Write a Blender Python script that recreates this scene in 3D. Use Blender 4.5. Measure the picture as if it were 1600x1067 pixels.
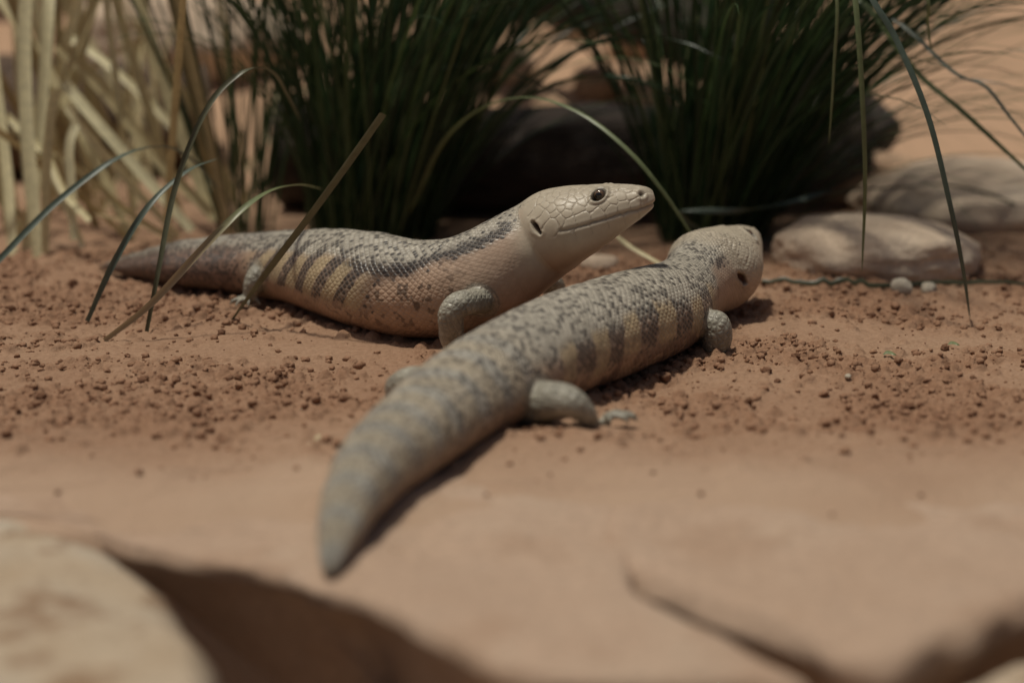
import bpy, math, random
import numpy as np
from mathutils import Vector
from mathutils.bvhtree import BVHTree

# ------------------------------------------------------------------ scene, camera, light
for o in list(bpy.data.objects):
    bpy.data.objects.remove(o, do_unlink=True)
scene = bpy.context.scene
col = scene.collection
R = math.radians

CAM_H = 0.232
PITCH = 13.3
FOCAL = 70.0
FPX = FOCAL / 36.0 * 1600.0
cam_data = bpy.data.cameras.new('camera')
cam = bpy.data.objects.new('camera', cam_data)
col.objects.link(cam)
cam.location = (0, 0, CAM_H)
cam.rotation_euler = (R(90 - PITCH), 0, 0)
cam_data.lens = FOCAL
cam_data.sensor_width = 36.0
cam_data.clip_start = 0.01
cam_data.clip_end = 500
cam_data.dof.use_dof = True
cam_data.dof.focus_distance = 0.985
cam_data.dof.aperture_fstop = 4.2
scene.camera = cam

world = bpy.data.worlds.new('World')
scene.world = world
world.use_nodes = True
wn = world.node_tree
sky = wn.nodes.new('ShaderNodeTexSky')
sky.sky_type = 'NISHITA'
sky.sun_disc = False
SUN = Vector((-0.22, -0.03, 0.97)).normalized()
sky.sun_elevation = math.asin(SUN.z)
sky.sun_rotation = math.atan2(SUN.x, SUN.y)
sky.dust_density = 6.0
sky.ozone_density = 0.4
sky.air_density = 0.8
wn.links.new(sky.outputs[0], wn.nodes['Background'].inputs[0])
wn.nodes['Background'].inputs[1].default_value = 0.065
sd = bpy.data.lights.new('sun', 'SUN')
sd.energy = 3.9
sd.angle = R(4.0)
sd.color = (1.0, 0.95, 0.83)
so = bpy.data.objects.new('sun', sd)
col.objects.link(so)
so.location = (-1, 0.5, 3)
so.rotation_euler = (-SUN).to_track_quat('-Z', 'Y').to_euler()

scene.render.engine = 'CYCLES'
vs = scene.view_settings
vs.view_transform = 'Standard'
vs.look = 'None'
vs.exposure = -0.68
vs.gamma = 1.0
vs.use_curve_mapping = False

random.seed(11)
rng = np.random.default_rng(11)

# ------------------------------------------------------------------ pixel <-> place
_s, _c = math.sin(R(PITCH)), math.cos(R(PITCH))
FWD = np.array([0, _c, -_s]); UP = np.array([0, _s, _c]); RIGHT = np.array([1.0, 0, 0])
CAMP = np.array([0, 0, CAM_H])

def ray(u, v):
    return FWD + (u - 800) / FPX * RIGHT + (533.5 - v) / FPX * UP

def at(u, v, y):
    """point on the pixel's ray at world distance y"""
    r = ray(u, v)
    return CAMP + r * (y / r[1])

def onz(u, v, z=0.0):
    r = ray(u, v)
    return CAMP + r * ((z - CAM_H) / r[2])

def pxsize(y):
    """metres per photo pixel at distance y"""
    return y * 1.03 / FPX

# ------------------------------------------------------------------ noise
def _hash(ix, iy, iz, seed):
    h = (ix.astype(np.int64) * 374761393 + iy.astype(np.int64) * 668265263
         + iz.astype(np.int64) * 2147483647 + seed * 1274126177) & 0xFFFFFFFF
    h = ((h ^ (h >> 13)) * 1274126177) & 0xFFFFFFFF
    h = ((h ^ (h >> 16)) * 2246822519) & 0xFFFFFFFF
    return ((h ^ (h >> 13)) & 0xFFFFFF) / float(0xFFFFFF)

def vnoise(x, y, z=None, seed=0):
    if z is None:
        z = np.zeros_like(x)
    fx, fy, fz = np.floor(x), np.floor(y), np.floor(z)
    ix, iy, iz = fx.astype(int), fy.astype(int), fz.astype(int)
    x = x - fx; y = y - fy; z = z - fz
    x = x * x * (3 - 2 * x); y = y * y * (3 - 2 * y); z = z * z * (3 - 2 * z)
    out = 0
    for dx in (0, 1):
        for dy in (0, 1):
            for dz in (0, 1):
                w = (x if dx else 1 - x) * (y if dy else 1 - y) * (z if dz else 1 - z)
                out = out + w * _hash(ix + dx, iy + dy, iz + dz, seed)
    return out

def fbm(x, y, z=None, oct=4, seed=0, gain=0.5):
    a, s, t = 1.0, 0, 0
    for k in range(oct):
        f = 2.0 ** k
        s = s + a * vnoise(x * f, y * f, None if z is None else z * f, seed + k * 17)
        t += a
        a *= gain
    return s / t

def sstep(a, b, x):
    t = np.clip((x - a) / (b - a), 0, 1)
    return t * t * (3 - 2 * t)

# ------------------------------------------------------------------ objects
def put(name, mesh, mat=None, parent=None, smooth=True):
    o = bpy.data.objects.new(name, mesh)
    col.objects.link(o)
    if mat is not None and not mesh.materials:
        mesh.materials.append(mat)
    if parent is not None:
        o.parent = parent
    return o

def mesh_of(name, verts, faces, smooth=True):
    m = bpy.data.meshes.new(name)
    m.from_pydata([tuple(map(float, v)) for v in verts], [], faces)
    if smooth:
        m.polygons.foreach_set('use_smooth', [True] * len(m.polygons))
    m.update()
    return m

def mesh_np(name, V, Q, smooth=True):
    """fast mesh from arrays: V (n,3), Q (m,k)"""
    m = bpy.data.meshes.new(name)
    V = np.ascontiguousarray(V, dtype=np.float32); Q = np.ascontiguousarray(Q, dtype=np.int32)
    k = Q.shape[1]
    m.vertices.add(len(V)); m.vertices.foreach_set('co', V.ravel())
    m.loops.add(Q.size); m.loops.foreach_set('vertex_index', Q.ravel())
    m.polygons.add(len(Q))
    m.polygons.foreach_set('loop_start', np.arange(0, Q.size, k, dtype=np.int32))
    if smooth:
        m.polygons.foreach_set('use_smooth', np.ones(len(Q), dtype=bool))
    m.update(calc_edges=True)
    m.validate()
    return m

def tag(o, label=None, cat=None, group=None, kind=None):
    if label: o['label'] = label
    if cat: o['category'] = cat
    if group: o['group'] = group
    if kind: o['kind'] = kind
    return o

def empty(name, loc):
    o = bpy.data.objects.new(name, None)
    col.objects.link(o)
    o.location = loc
    o.empty_display_size = 0.02
    return o

# ------------------------------------------------------------------ materials
class NT:
    def __init__(self, name):
        self.m = bpy.data.materials.new(name)
        self.m.use_nodes = True
        self.t = self.m.node_tree
        self.b = self.t.nodes['Principled BSDF']
    def n(self, kind, **kw):
        x = self.t.nodes.new(kind)
        for k, v in kw.items():
            setattr(x, k, v)
        return x
    def l(self, a, b):
        self.t.links.new(a, b)
    def noise(self, scale, detail=4, rough=0.55, vec=None, dim='3D'):
        x = self.n('ShaderNodeTexNoise')
        x.inputs['Scale'].default_value = scale
        x.inputs['Detail'].default_value = detail
        x.inputs['Roughness'].default_value = rough
        if vec is not None:
            self.l(vec, x.inputs['Vector'])
        return x.outputs['Fac']
    def ramp(self, fac, stops):
        x = self.n('ShaderNodeValToRGB')
        e = x.color_ramp.elements
        while len(e) < len(stops):
            e.new(0.5)
        for i, (p, c) in enumerate(stops):
            e[i].position = p
            e[i].color = (*c, 1) if len(c) == 3 else c
        self.l(fac, x.inputs[0])
        return x.outputs[0]
    def math(self, op, a, b=None, c=None, clamp=False):
        x = self.n('ShaderNodeMath', operation=op, use_clamp=clamp)
        for i, s in enumerate((a, b, c)):
            if s is None: continue
            if isinstance(s, (int, float)): x.inputs[i].default_value = s
            else: self.l(s, x.inputs[i])
        return x.outputs[0]
    def mrange(self, v, a, b, c=0.0, d=1.0, smooth=True):
        x = self.n('ShaderNodeMapRange', interpolation_type='SMOOTHSTEP' if smooth else 'LINEAR')
        for i, s in enumerate((v, a, b, c, d)):
            if isinstance(s, (int, float)): x.inputs[i].default_value = s
            else: self.l(s, x.inputs[i])
        return x.outputs[0]
    def mix(self, f, a, b, blend='MIX'):
        x = self.n('ShaderNodeMix', data_type='RGBA', blend_type=blend)
        for i, s in ((0, f), (6, a), (7, b)):
            if isinstance(s, (int, float)): x.inputs[i].default_value = s
            elif isinstance(s, tuple): x.inputs[i].default_value = (*s, 1)
            else: self.l(s, x.inputs[i])
        return x.outputs[2]
    def bump(self, h, strength, dist):
        x = self.n('ShaderNodeBump')
        x.inputs['Strength'].default_value = strength
        x.inputs['Distance'].default_value = dist
        self.l(h, x.inputs['Height'])
        self.l(x.outputs[0], self.b.inputs['Normal'])
        return x
    def obj(self):
        return self.n('ShaderNodeTexCoord').outputs['Object']
    def attr(self, name):
        return self.n('ShaderNodeAttribute', attribute_name=name)
    def setp(self, **kw):
        for k, v in kw.items():
            self.b.inputs[k].default_value = v

def mat_sand():
    M = NT('red_sand')
    co = M.obj()
    big = M.noise(9, 4, 0.55, co)
    fine = M.noise(420, 3, 0.7, co)
    c = M.ramp(big, [(0.3, (0.295, 0.178, 0.112)), (0.55, (0.34, 0.215, 0.138)), (0.75, (0.375, 0.248, 0.165))])
    g = M.ramp(fine, [(0.3, (0.72, 0.68, 0.64)), (0.55, (1, 1, 1)), (0.75, (1.12, 1.13, 1.15))])
    c = M.mix(0.8, c, g, 'MULTIPLY')
    dry = M.attr('dry').outputs['Fac']
    c = M.mix(dry, c, (0.47, 0.305, 0.195))  # far bank sand lightened: extra brightness put into the colour
    c = M.mix(M.math('MULTIPLY', M.attr('dust').outputs['Fac'], 0.9), c, M.ramp(big, [(0.3, (0.39, 0.267, 0.182)), (0.7, (0.44, 0.317, 0.225))]))
    at_ = M.attr('crumb')
    c = M.mix(at_.outputs['Fac'], c, (0.25, 0.134, 0.078))  # crumbly lumps darkened, their shading and damp painted into the colour
    M.l(c, M.b.inputs['Base Color'])
    M.setp(Roughness=0.95)
    M.b.inputs['Specular IOR Level'].default_value = 0.15
    h = M.math('ADD', M.noise(900, 2, 0.6, co), M.math('MULTIPLY', M.noise(260, 3, 0.6, co), 1.6))
    M.bump(h, 0.55, 0.0012)
    return M.m

def mat_clod(name, c0, c1):
    M = NT(name)
    co = M.obj()
    c = M.ramp(M.noise(300, 4, 0.6, co), [(0.3, c0), (0.7, c1)])
    M.l(c, M.b.inputs['Base Color'])
    M.setp(Roughness=0.95)
    M.b.inputs['Specular IOR Level'].default_value = 0.1
    M.bump(M.noise(700, 3, 0.7, co), 0.6, 0.0012)
    return M.m

def mat_rock(name, c0, c1, c2, scale=14, stain=None):
    M = NT(name)
    co = M.obj()
    c = M.ramp(M.noise(scale, 6, 0.6, co), [(0.3, c0), (0.5, c1), (0.7, c2)])
    if stain:
        s = M.mrange(M.noise(scale * 1.7, 5, 0.6, co), 0.50, 0.62)
        c = M.mix(M.math('MULTIPLY', s, 0.75), c, stain)
    f = M.ramp(M.noise(300, 3, 0.7, co), [(0.3, (0.8, 0.8, 0.8)), (0.7, (1.1, 1.1, 1.1))])
    c = M.mix(0.8, c, f, 'MULTIPLY')
    M.l(c, M.b.inputs['Base Color'])
    M.setp(Roughness=0.85)
    M.b.inputs['Specular IOR Level'].default_value = 0.25
    M.bump(M.math('ADD', M.noise(60, 6, 0.6, co), M.math('MULTIPLY', M.noise(400, 3, 0.6, co), 0.4)), 0.5, 0.004)
    return M.m

def mat_grass(name, stops, rough=0.38, trans=0.12, tipcol=None, rootcol=None):
    M = NT(name)
    a = M.attr('blade')           # x: position along blade, y: random per blade
    sep = M.n('ShaderNodeSeparateXYZ')
    M.l(a.outputs['Vector'], sep.inputs[0])
    c = M.ramp(sep.outputs[1], stops)
    streak = M.noise(240, 2, 0.5, M.obj())
    c = M.mix(0.5, c, M.ramp(streak, [(0.3, (0.7, 0.7, 0.7)), (0.7, (1.2, 1.2, 1.2))]), 'MULTIPLY')
    if tipcol:
        c = M.mix(M.mrange(sep.outputs[0], 0.72, 1.0), c, tipcol)
    if rootcol:
        c = M.mix(M.mrange(sep.outputs[0], 0.30, 0.58, 1.0, 0.0), c, rootcol)
    M.l(c, M.b.inputs['Base Color'])
    M.setp(Roughness=rough)
    M.b.inputs['Specular IOR Level'].default_value = 0.45
    tr = M.n('ShaderNodeBsdfTranslucent')
    M.l(c, tr.inputs['Color'])
    mx = M.n('ShaderNodeMixShader')
    mx.inputs[0].default_value = trans
    M.l(M.b.outputs[0], mx.inputs[1]); M.l(tr.outputs[0], mx.inputs[2])
    M.l(mx.outputs[0], M.t.nodes['Material Output'].inputs['Surface'])
    return M.m

def mat_bark(name, c0, c1):
    M = NT(name)
    co = M.obj()
    mp = M.n('ShaderNodeMapping'); mp.inputs['Scale'].default_value = (0.25, 1, 1)
    M.l(co, mp.inputs[0])
    n = M.noise(90, 6, 0.65, mp.outputs[0])
    M.l(M.ramp(n, [(0.35, c0), (0.7, c1)]), M.b.inputs['Base Color'])
    M.setp(Roughness=0.85)
    M.bump(n, 0.8, 0.006)
    return M.m

def mat_skin():
    M = NT('scaled_skin')
    suv = M.attr('suv').outputs['Vector']
    colr = M.attr('skincol').outputs['Color']
    spk = M.attr('spk').outputs['Fac']
    amp = M.attr('scaleamp').outputs['Fac']
    plate = M.attr('plate').outputs['Fac']
    vor = M.n('ShaderNodeTexVoronoi', voronoi_dimensions='3D', feature='F1')
    vor.inputs['Scale'].default_value = 1.0
    vor.inputs['Randomness'].default_value = 0.22
    M.l(suv, vor.inputs['Vector'])
    ved = M.n('ShaderNodeTexVoronoi', voronoi_dimensions='3D', feature='DISTANCE_TO_EDGE')
    ved.inputs['Scale'].default_value = 1.0
    ved.inputs['Randomness'].default_value = 0.22
    M.l(suv, ved.inputs['Vector'])
    sepc = M.n('ShaderNodeSeparateColor')
    M.l(vor.outputs['Color'], sepc.inputs[0])
    edge = M.mrange(ved.outputs['Distance'], 0.0, 0.2)
    # a scale is dark when its random number is below the local speckle share
    rnd = sepc.outputs[0]
    lo = M.math('SUBTRACT', spk, 0.10)
    hi = M.math('ADD', spk, 0.10)
    dark = M.math('SUBTRACT', 1.0, M.mrange(rnd, lo, hi))
    dark = M.math('MULTIPLY', dark, M.mrange(spk, 0.01, 0.12))
    # the dark of a scale sits in its middle as a dash
    dash = M.mrange(vor.outputs['Distance'], 0.28, 0.62, 1.0, 0.25)
    dark = M.math('MULTIPLY', dark, dash)
    vary = M.math('ADD', M.math('MULTIPLY', sepc.outputs[1], 0.46), 0.78)
    vc = M.n('ShaderNodeCombineColor')
    for i in range(3): M.l(vary, vc.inputs[i])
    c = M.mix(M.math('MULTIPLY', amp, 1.0), colr, M.mix(1.0, colr, vc.outputs[0], 'MULTIPLY'))
    c = M.mix(M.math('MULTIPLY', dark, 0.9), c, (0.038, 0.034, 0.032))
    groove = M.math('MULTIPLY', M.math('SUBTRACT', 1.0, edge), M.math('MULTIPLY', amp, 0.35))
    c = M.mix(groove, c, (0.10, 0.075, 0.06))
    pg = M.mrange(plate, 0.0, 0.0008, 1.0, 0.0)
    c = M.mix(M.math('MULTIPLY', pg, 0.2), c, (0.13, 0.095, 0.07))
    mott = M.noise(160, 3, 0.6, M.obj())
    c = M.mix(0.35, c, M.ramp(mott, [(0.3, (0.78, 0.76, 0.74)), (0.7, (1.12, 1.12, 1.12))]), 'MULTIPLY')
    M.l(c, M.b.inputs['Base Color'])
    M.setp(Roughness=0.40)
    M.b.inputs['Specular IOR Level'].default_value = 0.42
    dome = M.math('MULTIPLY', M.mrange(ved.outputs['Distance'], 0.0, 0.38), amp)
    h = M.math('ADD', dome, M.math('MULTIPLY', M.mrange(plate, 0.0, 0.0010), 0.48))
    h = M.math('ADD', h, M.math('MULTIPLY', M.noise(900, 2, 0.5, M.obj()), 0.12))
    M.bump(h, 0.7, 0.0007)
    return M.m

SAND = mat_sand()
CLOD = mat_clod('dark_clod', (0.17, 0.085, 0.050), (0.28, 0.15, 0.090))  # darker than the sand: shading and damp of clods put into the colour
CRUMB = mat_clod('sand_crumb', (0.23, 0.124, 0.074), (0.36, 0.212, 0.132))
SLAB = mat_rock('dusty_sandstone', (0.39, 0.268, 0.185), (0.43, 0.305, 0.218), (0.44, 0.328, 0.238), 9, (0.37, 0.248, 0.168))
BOULD = mat_rock('stained_sandstone', (0.40, 0.30, 0.20), (0.45, 0.36, 0.26), (0.42, 0.36, 0.28), 17, (0.20, 0.11, 0.055))
PALE = mat_rock('pale_stone', (0.52, 0.385, 0.275), (0.60, 0.47, 0.345), (0.60, 0.50, 0.385), 10)
TAN = mat_rock('tan_stone', (0.42, 0.26, 0.16), (0.46, 0.31, 0.2), (0.5, 0.37, 0.25), 16)
PEB = mat_rock('white_pebble', (0.42, 0.36, 0.27), (0.52, 0.46, 0.36), (0.58, 0.52, 0.41), 40)
GREEN = mat_grass('dark_green_grass', [(0.0, (0.018, 0.040, 0.018)), (0.45, (0.034, 0.068, 0.026)), (0.8, (0.075, 0.12, 0.042)), (1.0, (0.16, 0.20, 0.09))], 0.30, 0.25)
LIME = mat_grass('bright_green_grass', [(0.0, (0.10, 0.13, 0.055)), (1.0, (0.22, 0.25, 0.12))], 0.4, 0.15)
LIMESTRAW = mat_grass('green_to_straw_grass', [(0.0, (0.12, 0.15, 0.065)), (1.0, (0.22, 0.25, 0.12))], 0.4, 0.15, None, (0.36, 0.29, 0.18))
OLIVE = mat_grass('olive_grass', [(0.0, (0.055, 0.06, 0.03)), (1.0, (0.13, 0.125, 0.07))], 0.4, 0.08)
GREYG = mat_grass('grey_green_grass', [(0.0, (0.055, 0.08, 0.06)), (1.0, (0.12, 0.15, 0.115))], 0.4, 0.1)
STRAW = mat_grass('dry_straw', [(0.0, (0.34, 0.26, 0.13)), (0.5, (0.58, 0.51, 0.29)), (1.0, (0.78, 0.73, 0.47))], 0.55, 0.2)
BARK = mat_bark('charred_bark', (0.022, 0.016, 0.012), (0.085, 0.060, 0.044))
BROWNBARK = mat_bark('brown_bark', (0.05, 0.03, 0.018), (0.16, 0.10, 0.06))
SKIN = mat_skin()

# ------------------------------------------------------------------ ground: one sheet
def axis(lo, hi, step, far0, far1):
    core = np.arange(lo, hi + step * 0.5, step)
    def grow(start, end, sgn):
        out, p, s = [], start, step
        while abs(p - start) < abs(end - start):
            s *= 1.13
            p += sgn * s
            out.append(p)
        return out
    return np.array(grow(lo, far0, -1)[::-1] + list(core) + grow(hi, far1, 1))

def base_z(x, y):
    """large shape of the ground"""
    z = (fbm(x * 7 + 3, y * 7, oct=3, seed=5) - 0.5) * 0.008
    z = z * sstep(0.66, 0.78, y)
    bank = sstep(1.55, 2.0, y + 0.18 * np.sin(x * 2.3 + 1) - 0.12 * sstep(0.05, 0.5, x)) * 0.10 + np.clip(y - 1.75, 0, 2.2) * 0.30
    far = sstep(3.9, 8, y)
    z = z + bank * (1 - 0.25 * far)
    wav = (fbm(x * 9 + 4, y * 14, oct=4, seed=9) - 0.5) * 2
    ramp = np.clip((0.755 - y - 0.02 * wav) / 0.075, 0, 1)
    z = z + 0.0034 * (1 - sstep(0.77, 0.85, y)) - 0.0075 * ramp * (y < 0.9)
    z = z + 0.0030 * wav * np.clip((0.80 - y) / 0.06, 0, 1) * (y > 0.6)
    edge = 0.692
    z = z - 0.10 * (1 - sstep(edge - 0.04, edge, y))
    return z

def crumb_mask(x, y):
    m = fbm(x * 16 + 11, y * 22, oct=3, seed=21)
    m = sstep(0.42, 0.60, m)
    # trodden smooth lanes seen in the photograph, and the dusty front
    lane = np.exp(-((y - 0.955 - 0.10 * (x + 0.2)) / 0.022) ** 2) * (x < -0.05)
    lane2 = np.exp(-((y - 0.985 + 0.25 * (x - 0.2)) / 0.02) ** 2) * (x > 0.12)
    front = sstep(0.74, 0.86, y)
    foot = np.exp(-((x - 0.042) ** 2 + (y - 0.822) ** 2) / 0.026 ** 2) + np.exp(-((x + 0.138) ** 2 + (y - 1.055) ** 2) / 0.014 ** 2)
    m = np.clip(m + 0.30, 0, 1) * (1 - 0.97 * np.clip(foot * 1.4, 0, 1)) * (1 - 0.92 * lane) * (1 - 0.85 * lane2) * front
    return m * (1 - sstep(1.22, 1.4, y))

STEP = 0.00105
xs = axis(-0.36, 0.36, STEP, -35, 35)
ys = axis(0.66, 1.22, STEP, -25, 60)
GX, GY = np.meshgrid(xs, ys)
near = (np.abs(GX) < 0.5) & (GY > 0.5) & (GY < 1.6)
GZ = base_z(GX, GY)
mask = crumb_mask(GX, GY) * near
def billow(x, y, f, seed):
    return 1 - np.abs(2 * vnoise(x * f, y * f, seed=seed) - 1)
GZ += near * (fbm(GX * 60, GY * 60, oct=3, seed=3) - 0.5) * 0.0036 * (0.35 + 0.65 * mask)
GZ += near * mask * ((1 - billow(GX, GY, 170, 6)) * 0.0020 + (1 - billow(GX, GY, 330, 8)) * 0.0016 - 0.0014)
GZ += near * (fbm(GX * 300, GY * 300, oct=2, seed=4) - 0.5) * 0.0018 * (0.25 + 1.0 * mask)
# stamped lumps of loose earth
ix0 = int(np.searchsorted(xs, -0.36)); iy0 = int(np.searchsorted(ys, 0.66))
LUMP = np.zeros_like(GZ)
JIT = vnoise(GX * 420, GY * 420, seed=77)
n = 36000
lx = rng.uniform(-0.36, 0.36, n); ly = rng.uniform(0.72, 1.26, n)
lm = crumb_mask(lx, ly)
keep = rng.uniform(0, 1, n) < lm ** 1.3
lx, ly = lx[keep], ly[keep]
lr = 0.0009 + 0.0034 * rng.uniform(0, 1, len(lx)) ** 5
for x, y, r in zip(lx, ly, lr):
    i = int(round((x + 0.36) / STEP)) + ix0; j = int(round((y - 0.66) / STEP)) + iy0
    k = int(r / STEP) + 2
    i0, i1, j0, j1 = max(i - k, 0), i + k + 1, max(j - k, 0), j + k + 1
    sx = GX[j0:j1, i0:i1] - x; sy = GY[j0:j1, i0:i1] - y
    d = np.sqrt(sx * sx + sy * sy) / r
    d = d * (0.8 + 0.5 * JIT[j0:j1, i0:i1])
    LUMP[j0:j1, i0:i1] = np.maximum(LUMP[j0:j1, i0:i1], r * 0.78 * np.sqrt(np.clip(1 - d * d, 0, 1)))
GZ += LUMP
fr = near * (1 - sstep(0.80, 0.90, GY)) * sstep(0.70, 0.76, GY)
GZ += fr * ((fbm(GX * 26, GY * 34, oct=3, seed=35) - 0.5) * 0.007 + (1 - np.abs(2 * vnoise(GX * 18, GY * 55, seed=36) - 1)) ** 4 * 0.0022)
# scour grooves in the smooth lanes
lane_n = fbm(GX * 14, GY * 160, oct=2, seed=33) - 0.5
GZ += near * lane_n * 0.0022 * (1 - mask) * sstep(0.72, 0.8, GY)
nx, ny = len(xs), len(ys)
idx = np.arange(nx * ny).reshape(ny, nx)
Q = np.stack([idx[:-1, :-1], idx[:-1, 1:], idx[1:, 1:], idx[1:, :-1]], -1).reshape(-1, 4)
gm = mesh_np('ground', np.stack([GX, GY, GZ], -1).reshape(-1, 3), Q)
a = gm.attributes.new('crumb', 'FLOAT', 'POINT')
a.data.foreach_set('value', np.clip(mask * 0.35 + LUMP / 0.003 * 0.35, 0, 0.8).astype(np.float32).ravel())
a = gm.attributes.new('dry', 'FLOAT', 'POINT')  # lightening mask, brightness painted in towards the far bank
a.data.foreach_set('value', sstep(1.30, 1.75, GY + 0.3 * (fbm(GX * 3, GY * 3, oct=2, seed=61) - 0.5)).astype(np.float32).ravel())
a = gm.attributes.new('dust', 'FLOAT', 'POINT')
a.data.foreach_set('value', (1 - sstep(0.70, 0.83, GY + 0.07 * (fbm(GX * 12, GY * 18, oct=4, seed=63) - 0.5))).astype(np.float32).ravel())
ground = put('ground', gm, SAND)
tag(ground, 'red-brown sand with crumbly earth', None, None, 'structure')

def gz(x, y):
    """height of the finished sheet"""
    i = int(np.clip(np.searchsorted(xs, x), 1, nx - 1)); j = int(np.clip(np.searchsorted(ys, y), 1, ny - 1))
    fx = (x - xs[i - 1]) / (xs[i] - xs[i - 1]); fy = (y - ys[j - 1]) / (ys[j] - ys[j - 1])
    return float((GZ[j - 1, i - 1] * (1 - fx) + GZ[j - 1, i] * fx) * (1 - fy) + (GZ[j, i - 1] * (1 - fx) + GZ[j, i] * fx) * fy)

# ------------------------------------------------------------------ stones and slabs
def resample(pts, n):
    P = np.array(list(pts) + [pts[0]], float)
    d = np.r_[0, np.cumsum(np.linalg.norm(np.diff(P, axis=0), axis=1))]
    t = np.linspace(0, d[-1], n, endpoint=False)
    return np.stack([np.interp(t, d, P[:, 0]), np.interp(t, d, P[:, 1])], 1)

def slab(name, outline_px, top, thick, round_, mat, dome=0.0, seed=1, n=140, soft=2, centre=None):
    pts = [onz(u, v, top)[:2] for u, v in outline_px]
    P = resample(pts, n)
    for _ in range(soft):
        P = (np.roll(P, 1, 0) + 2 * P + np.roll(P, -1, 0)) / 4
    C = P.mean(0) if centre is None else np.array(centre)
    ang = np.arange(n) / n * 40
    P = P + (P - C) / np.linalg.norm(P - C, axis=1)[:, None] * ((fbm(P[:, 0] * 60, P[:, 1] * 60, oct=3, seed=seed) - 0.5) * 0.006)[:, None]
    L = np.linalg.norm(P - C, axis=1)
    rings, zs = [], []
    prof = [(0.055, -thick), (0.040, -thick * 0.6), (0.010, -round_ * 1.8)]
    for k in range(7):
        a_ = k / 6 * math.pi / 2
        prof.append((round_ * (1 - math.cos(a_)), -round_ * (1 - math.sin(a_))))
    for inset, z in prof:
        sc = np.clip(1 - inset / L, 0, 2)[:, None]
        rings.append(C + (P - C) * sc); zs.append(np.full(n, z))
    inner = rings[-1]
    m = 26
    for k in range(1, m):
        f = 1 - k / m
        rings.append(C + (inner - C) * f); zs.append(np.zeros(n) + dome * (1 - f * f))
    V = []
    for k, (p, z) in enumerate(zip(rings, zs)):
        zz = top + z + (fbm(p[:, 0] * 30, p[:, 1] * 30, oct=4, seed=seed + 5) - 0.5) * 0.006 * (1 if k > 2 else 0.3)
        if k <= 4:
            side = (fbm(p[:, 0] * 50, p[:, 1] * 50, zz * 90, oct=3, seed=seed + 8) - 0.5) * 0.010
            p = p + (p - C) / np.linalg.norm(p - C, axis=1)[:, None] * side[:, None]
        V.append(np.c_[p, zz])
    V = np.vstack(V)
    c_i = len(V)
    V = np.vstack([V, [[C[0], C[1], top + dome]]])
    F = []
    for k in range(len(rings) - 1):
        for i in range(n):
            j = (i + 1) % n
            F.append((k * n + i, k * n + j, (k + 1) * n + j, (k + 1) * n + i))
    k = len(rings) - 1
    for i in range(n):
        F.append((k * n + i, k * n + (i + 1) % n, c_i))
    F.append(tuple(range(n))[::-1])
    base = np.array([C[0], C[1], top - thick])
    o = put(name, mesh_of(name, V - base, F), mat)
    o.location = base
    return o

s1 = slab('stone_slab', [(-330, 770), (-160, 790), (0, 800), (195, 842), (420, 888), (560, 932), (690, 996), (760, 1034), (900, 1060), (1080, 1052), (1230, 1064),
                         (1300, 1078), (1250, 1050), (1115, 985), (990, 926), (985, 840), (960, 740), (420, 730), (-100, 730)],
          -0.002, 0.085, 0.006, SLAB, 0.0006, 3, centre=onz(640, 850)[:2])
tag(s1, 'wide dusty pinkish sandstone slab under the tip of the grey tail', 'stone slab')
s2 = slab('stone_slab', [(990, 888), (1135, 938), (1270, 996), (1315, 1026), (1400, 1026), (1500, 988), (1600, 940), (1800, 850), (1780, 720), (1300, 730), (940, 740), (930, 850)],
          -0.001, 0.085, 0.010, SLAB, 0.0012, 12)
tag(s2, 'dusty sandstone slab with an olive lip, beyond the long crack', 'stone slab')
s3 = slab('stone_slab', [(1430, 1110), (1540, 1040), (1680, 990), (1900, 930), (2000, 1100), (1800, 1250), (1500, 1220)],
          -0.012, 0.07, 0.012, BOULD, 0.002, 31)
tag(s3, 'low brown stone wedged under the lip of a sandstone slab', 'stone slab')
s0 = slab('boulder', [(-260, 740), (-80, 775), (60, 812), (190, 850), (268, 905), (325, 995), (350, 1080), (345, 1200), (150, 1290), (-200, 1290), (-420, 1000)],
          -0.003, 0.08, 0.016, BOULD, 0.004, 44)
tag(s0, 'rounded tan boulder with brown stains beside the dark gap', 'boulder')

def ico(sub):
    import bmesh
    bm = bmesh.new()
    bmesh.ops.create_icosphere(bm, subdivisions=sub, radius=1)
    V = np.array([v.co for v in bm.verts]); F = [tuple(v.index for v in f.verts) for f in bm.faces]
    bm.free()
    return V, F
ICO1, ICO1F = ico(2)
ICO0, ICO0F = ico(1)
ICO3, ICO3F = ico(5)
ICO2, ICO2F = ico(3)

def stone(name, loc, size, mat, seed, rough=0.35, rz=0, hi=True, freq=1.6):
    V, F = (ICO3, ICO3F) if hi else (ICO2, ICO2F)
    nz = fbm(V[:, 0] * freq + seed, V[:, 1] * freq, V[:, 2] * freq, oct=4, seed=seed) - 0.5
    W = V * (1 + rough * 1.6 * nz)[:, None]
    W = np.sign(W) * np.abs(W) ** 0.9
    W = W * np.array(size)
    c, s = math.cos(rz), math.sin(rz)
    W = np.c_[W[:, 0] * c - W[:, 1] * s, W[:, 0] * s + W[:, 1] * c, W[:, 2]]
    lo = W[:, 2].min()
    W[:, 2] -= lo
    o = put(name, mesh_of(name, W, F), mat)
    o.location = (loc[0], loc[1], loc[2])
    return o

def stone_px(name, u, v, y, size, mat, seed, label, cat='stone', group=None, sink=0.35, **kw):
    p = at(u, v, y)
    o = stone(name, (p[0], y, gz(p[0], y) - sink * size[2] * 2), size, mat, seed, **kw)
    return tag(o, label, cat, group)

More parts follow.
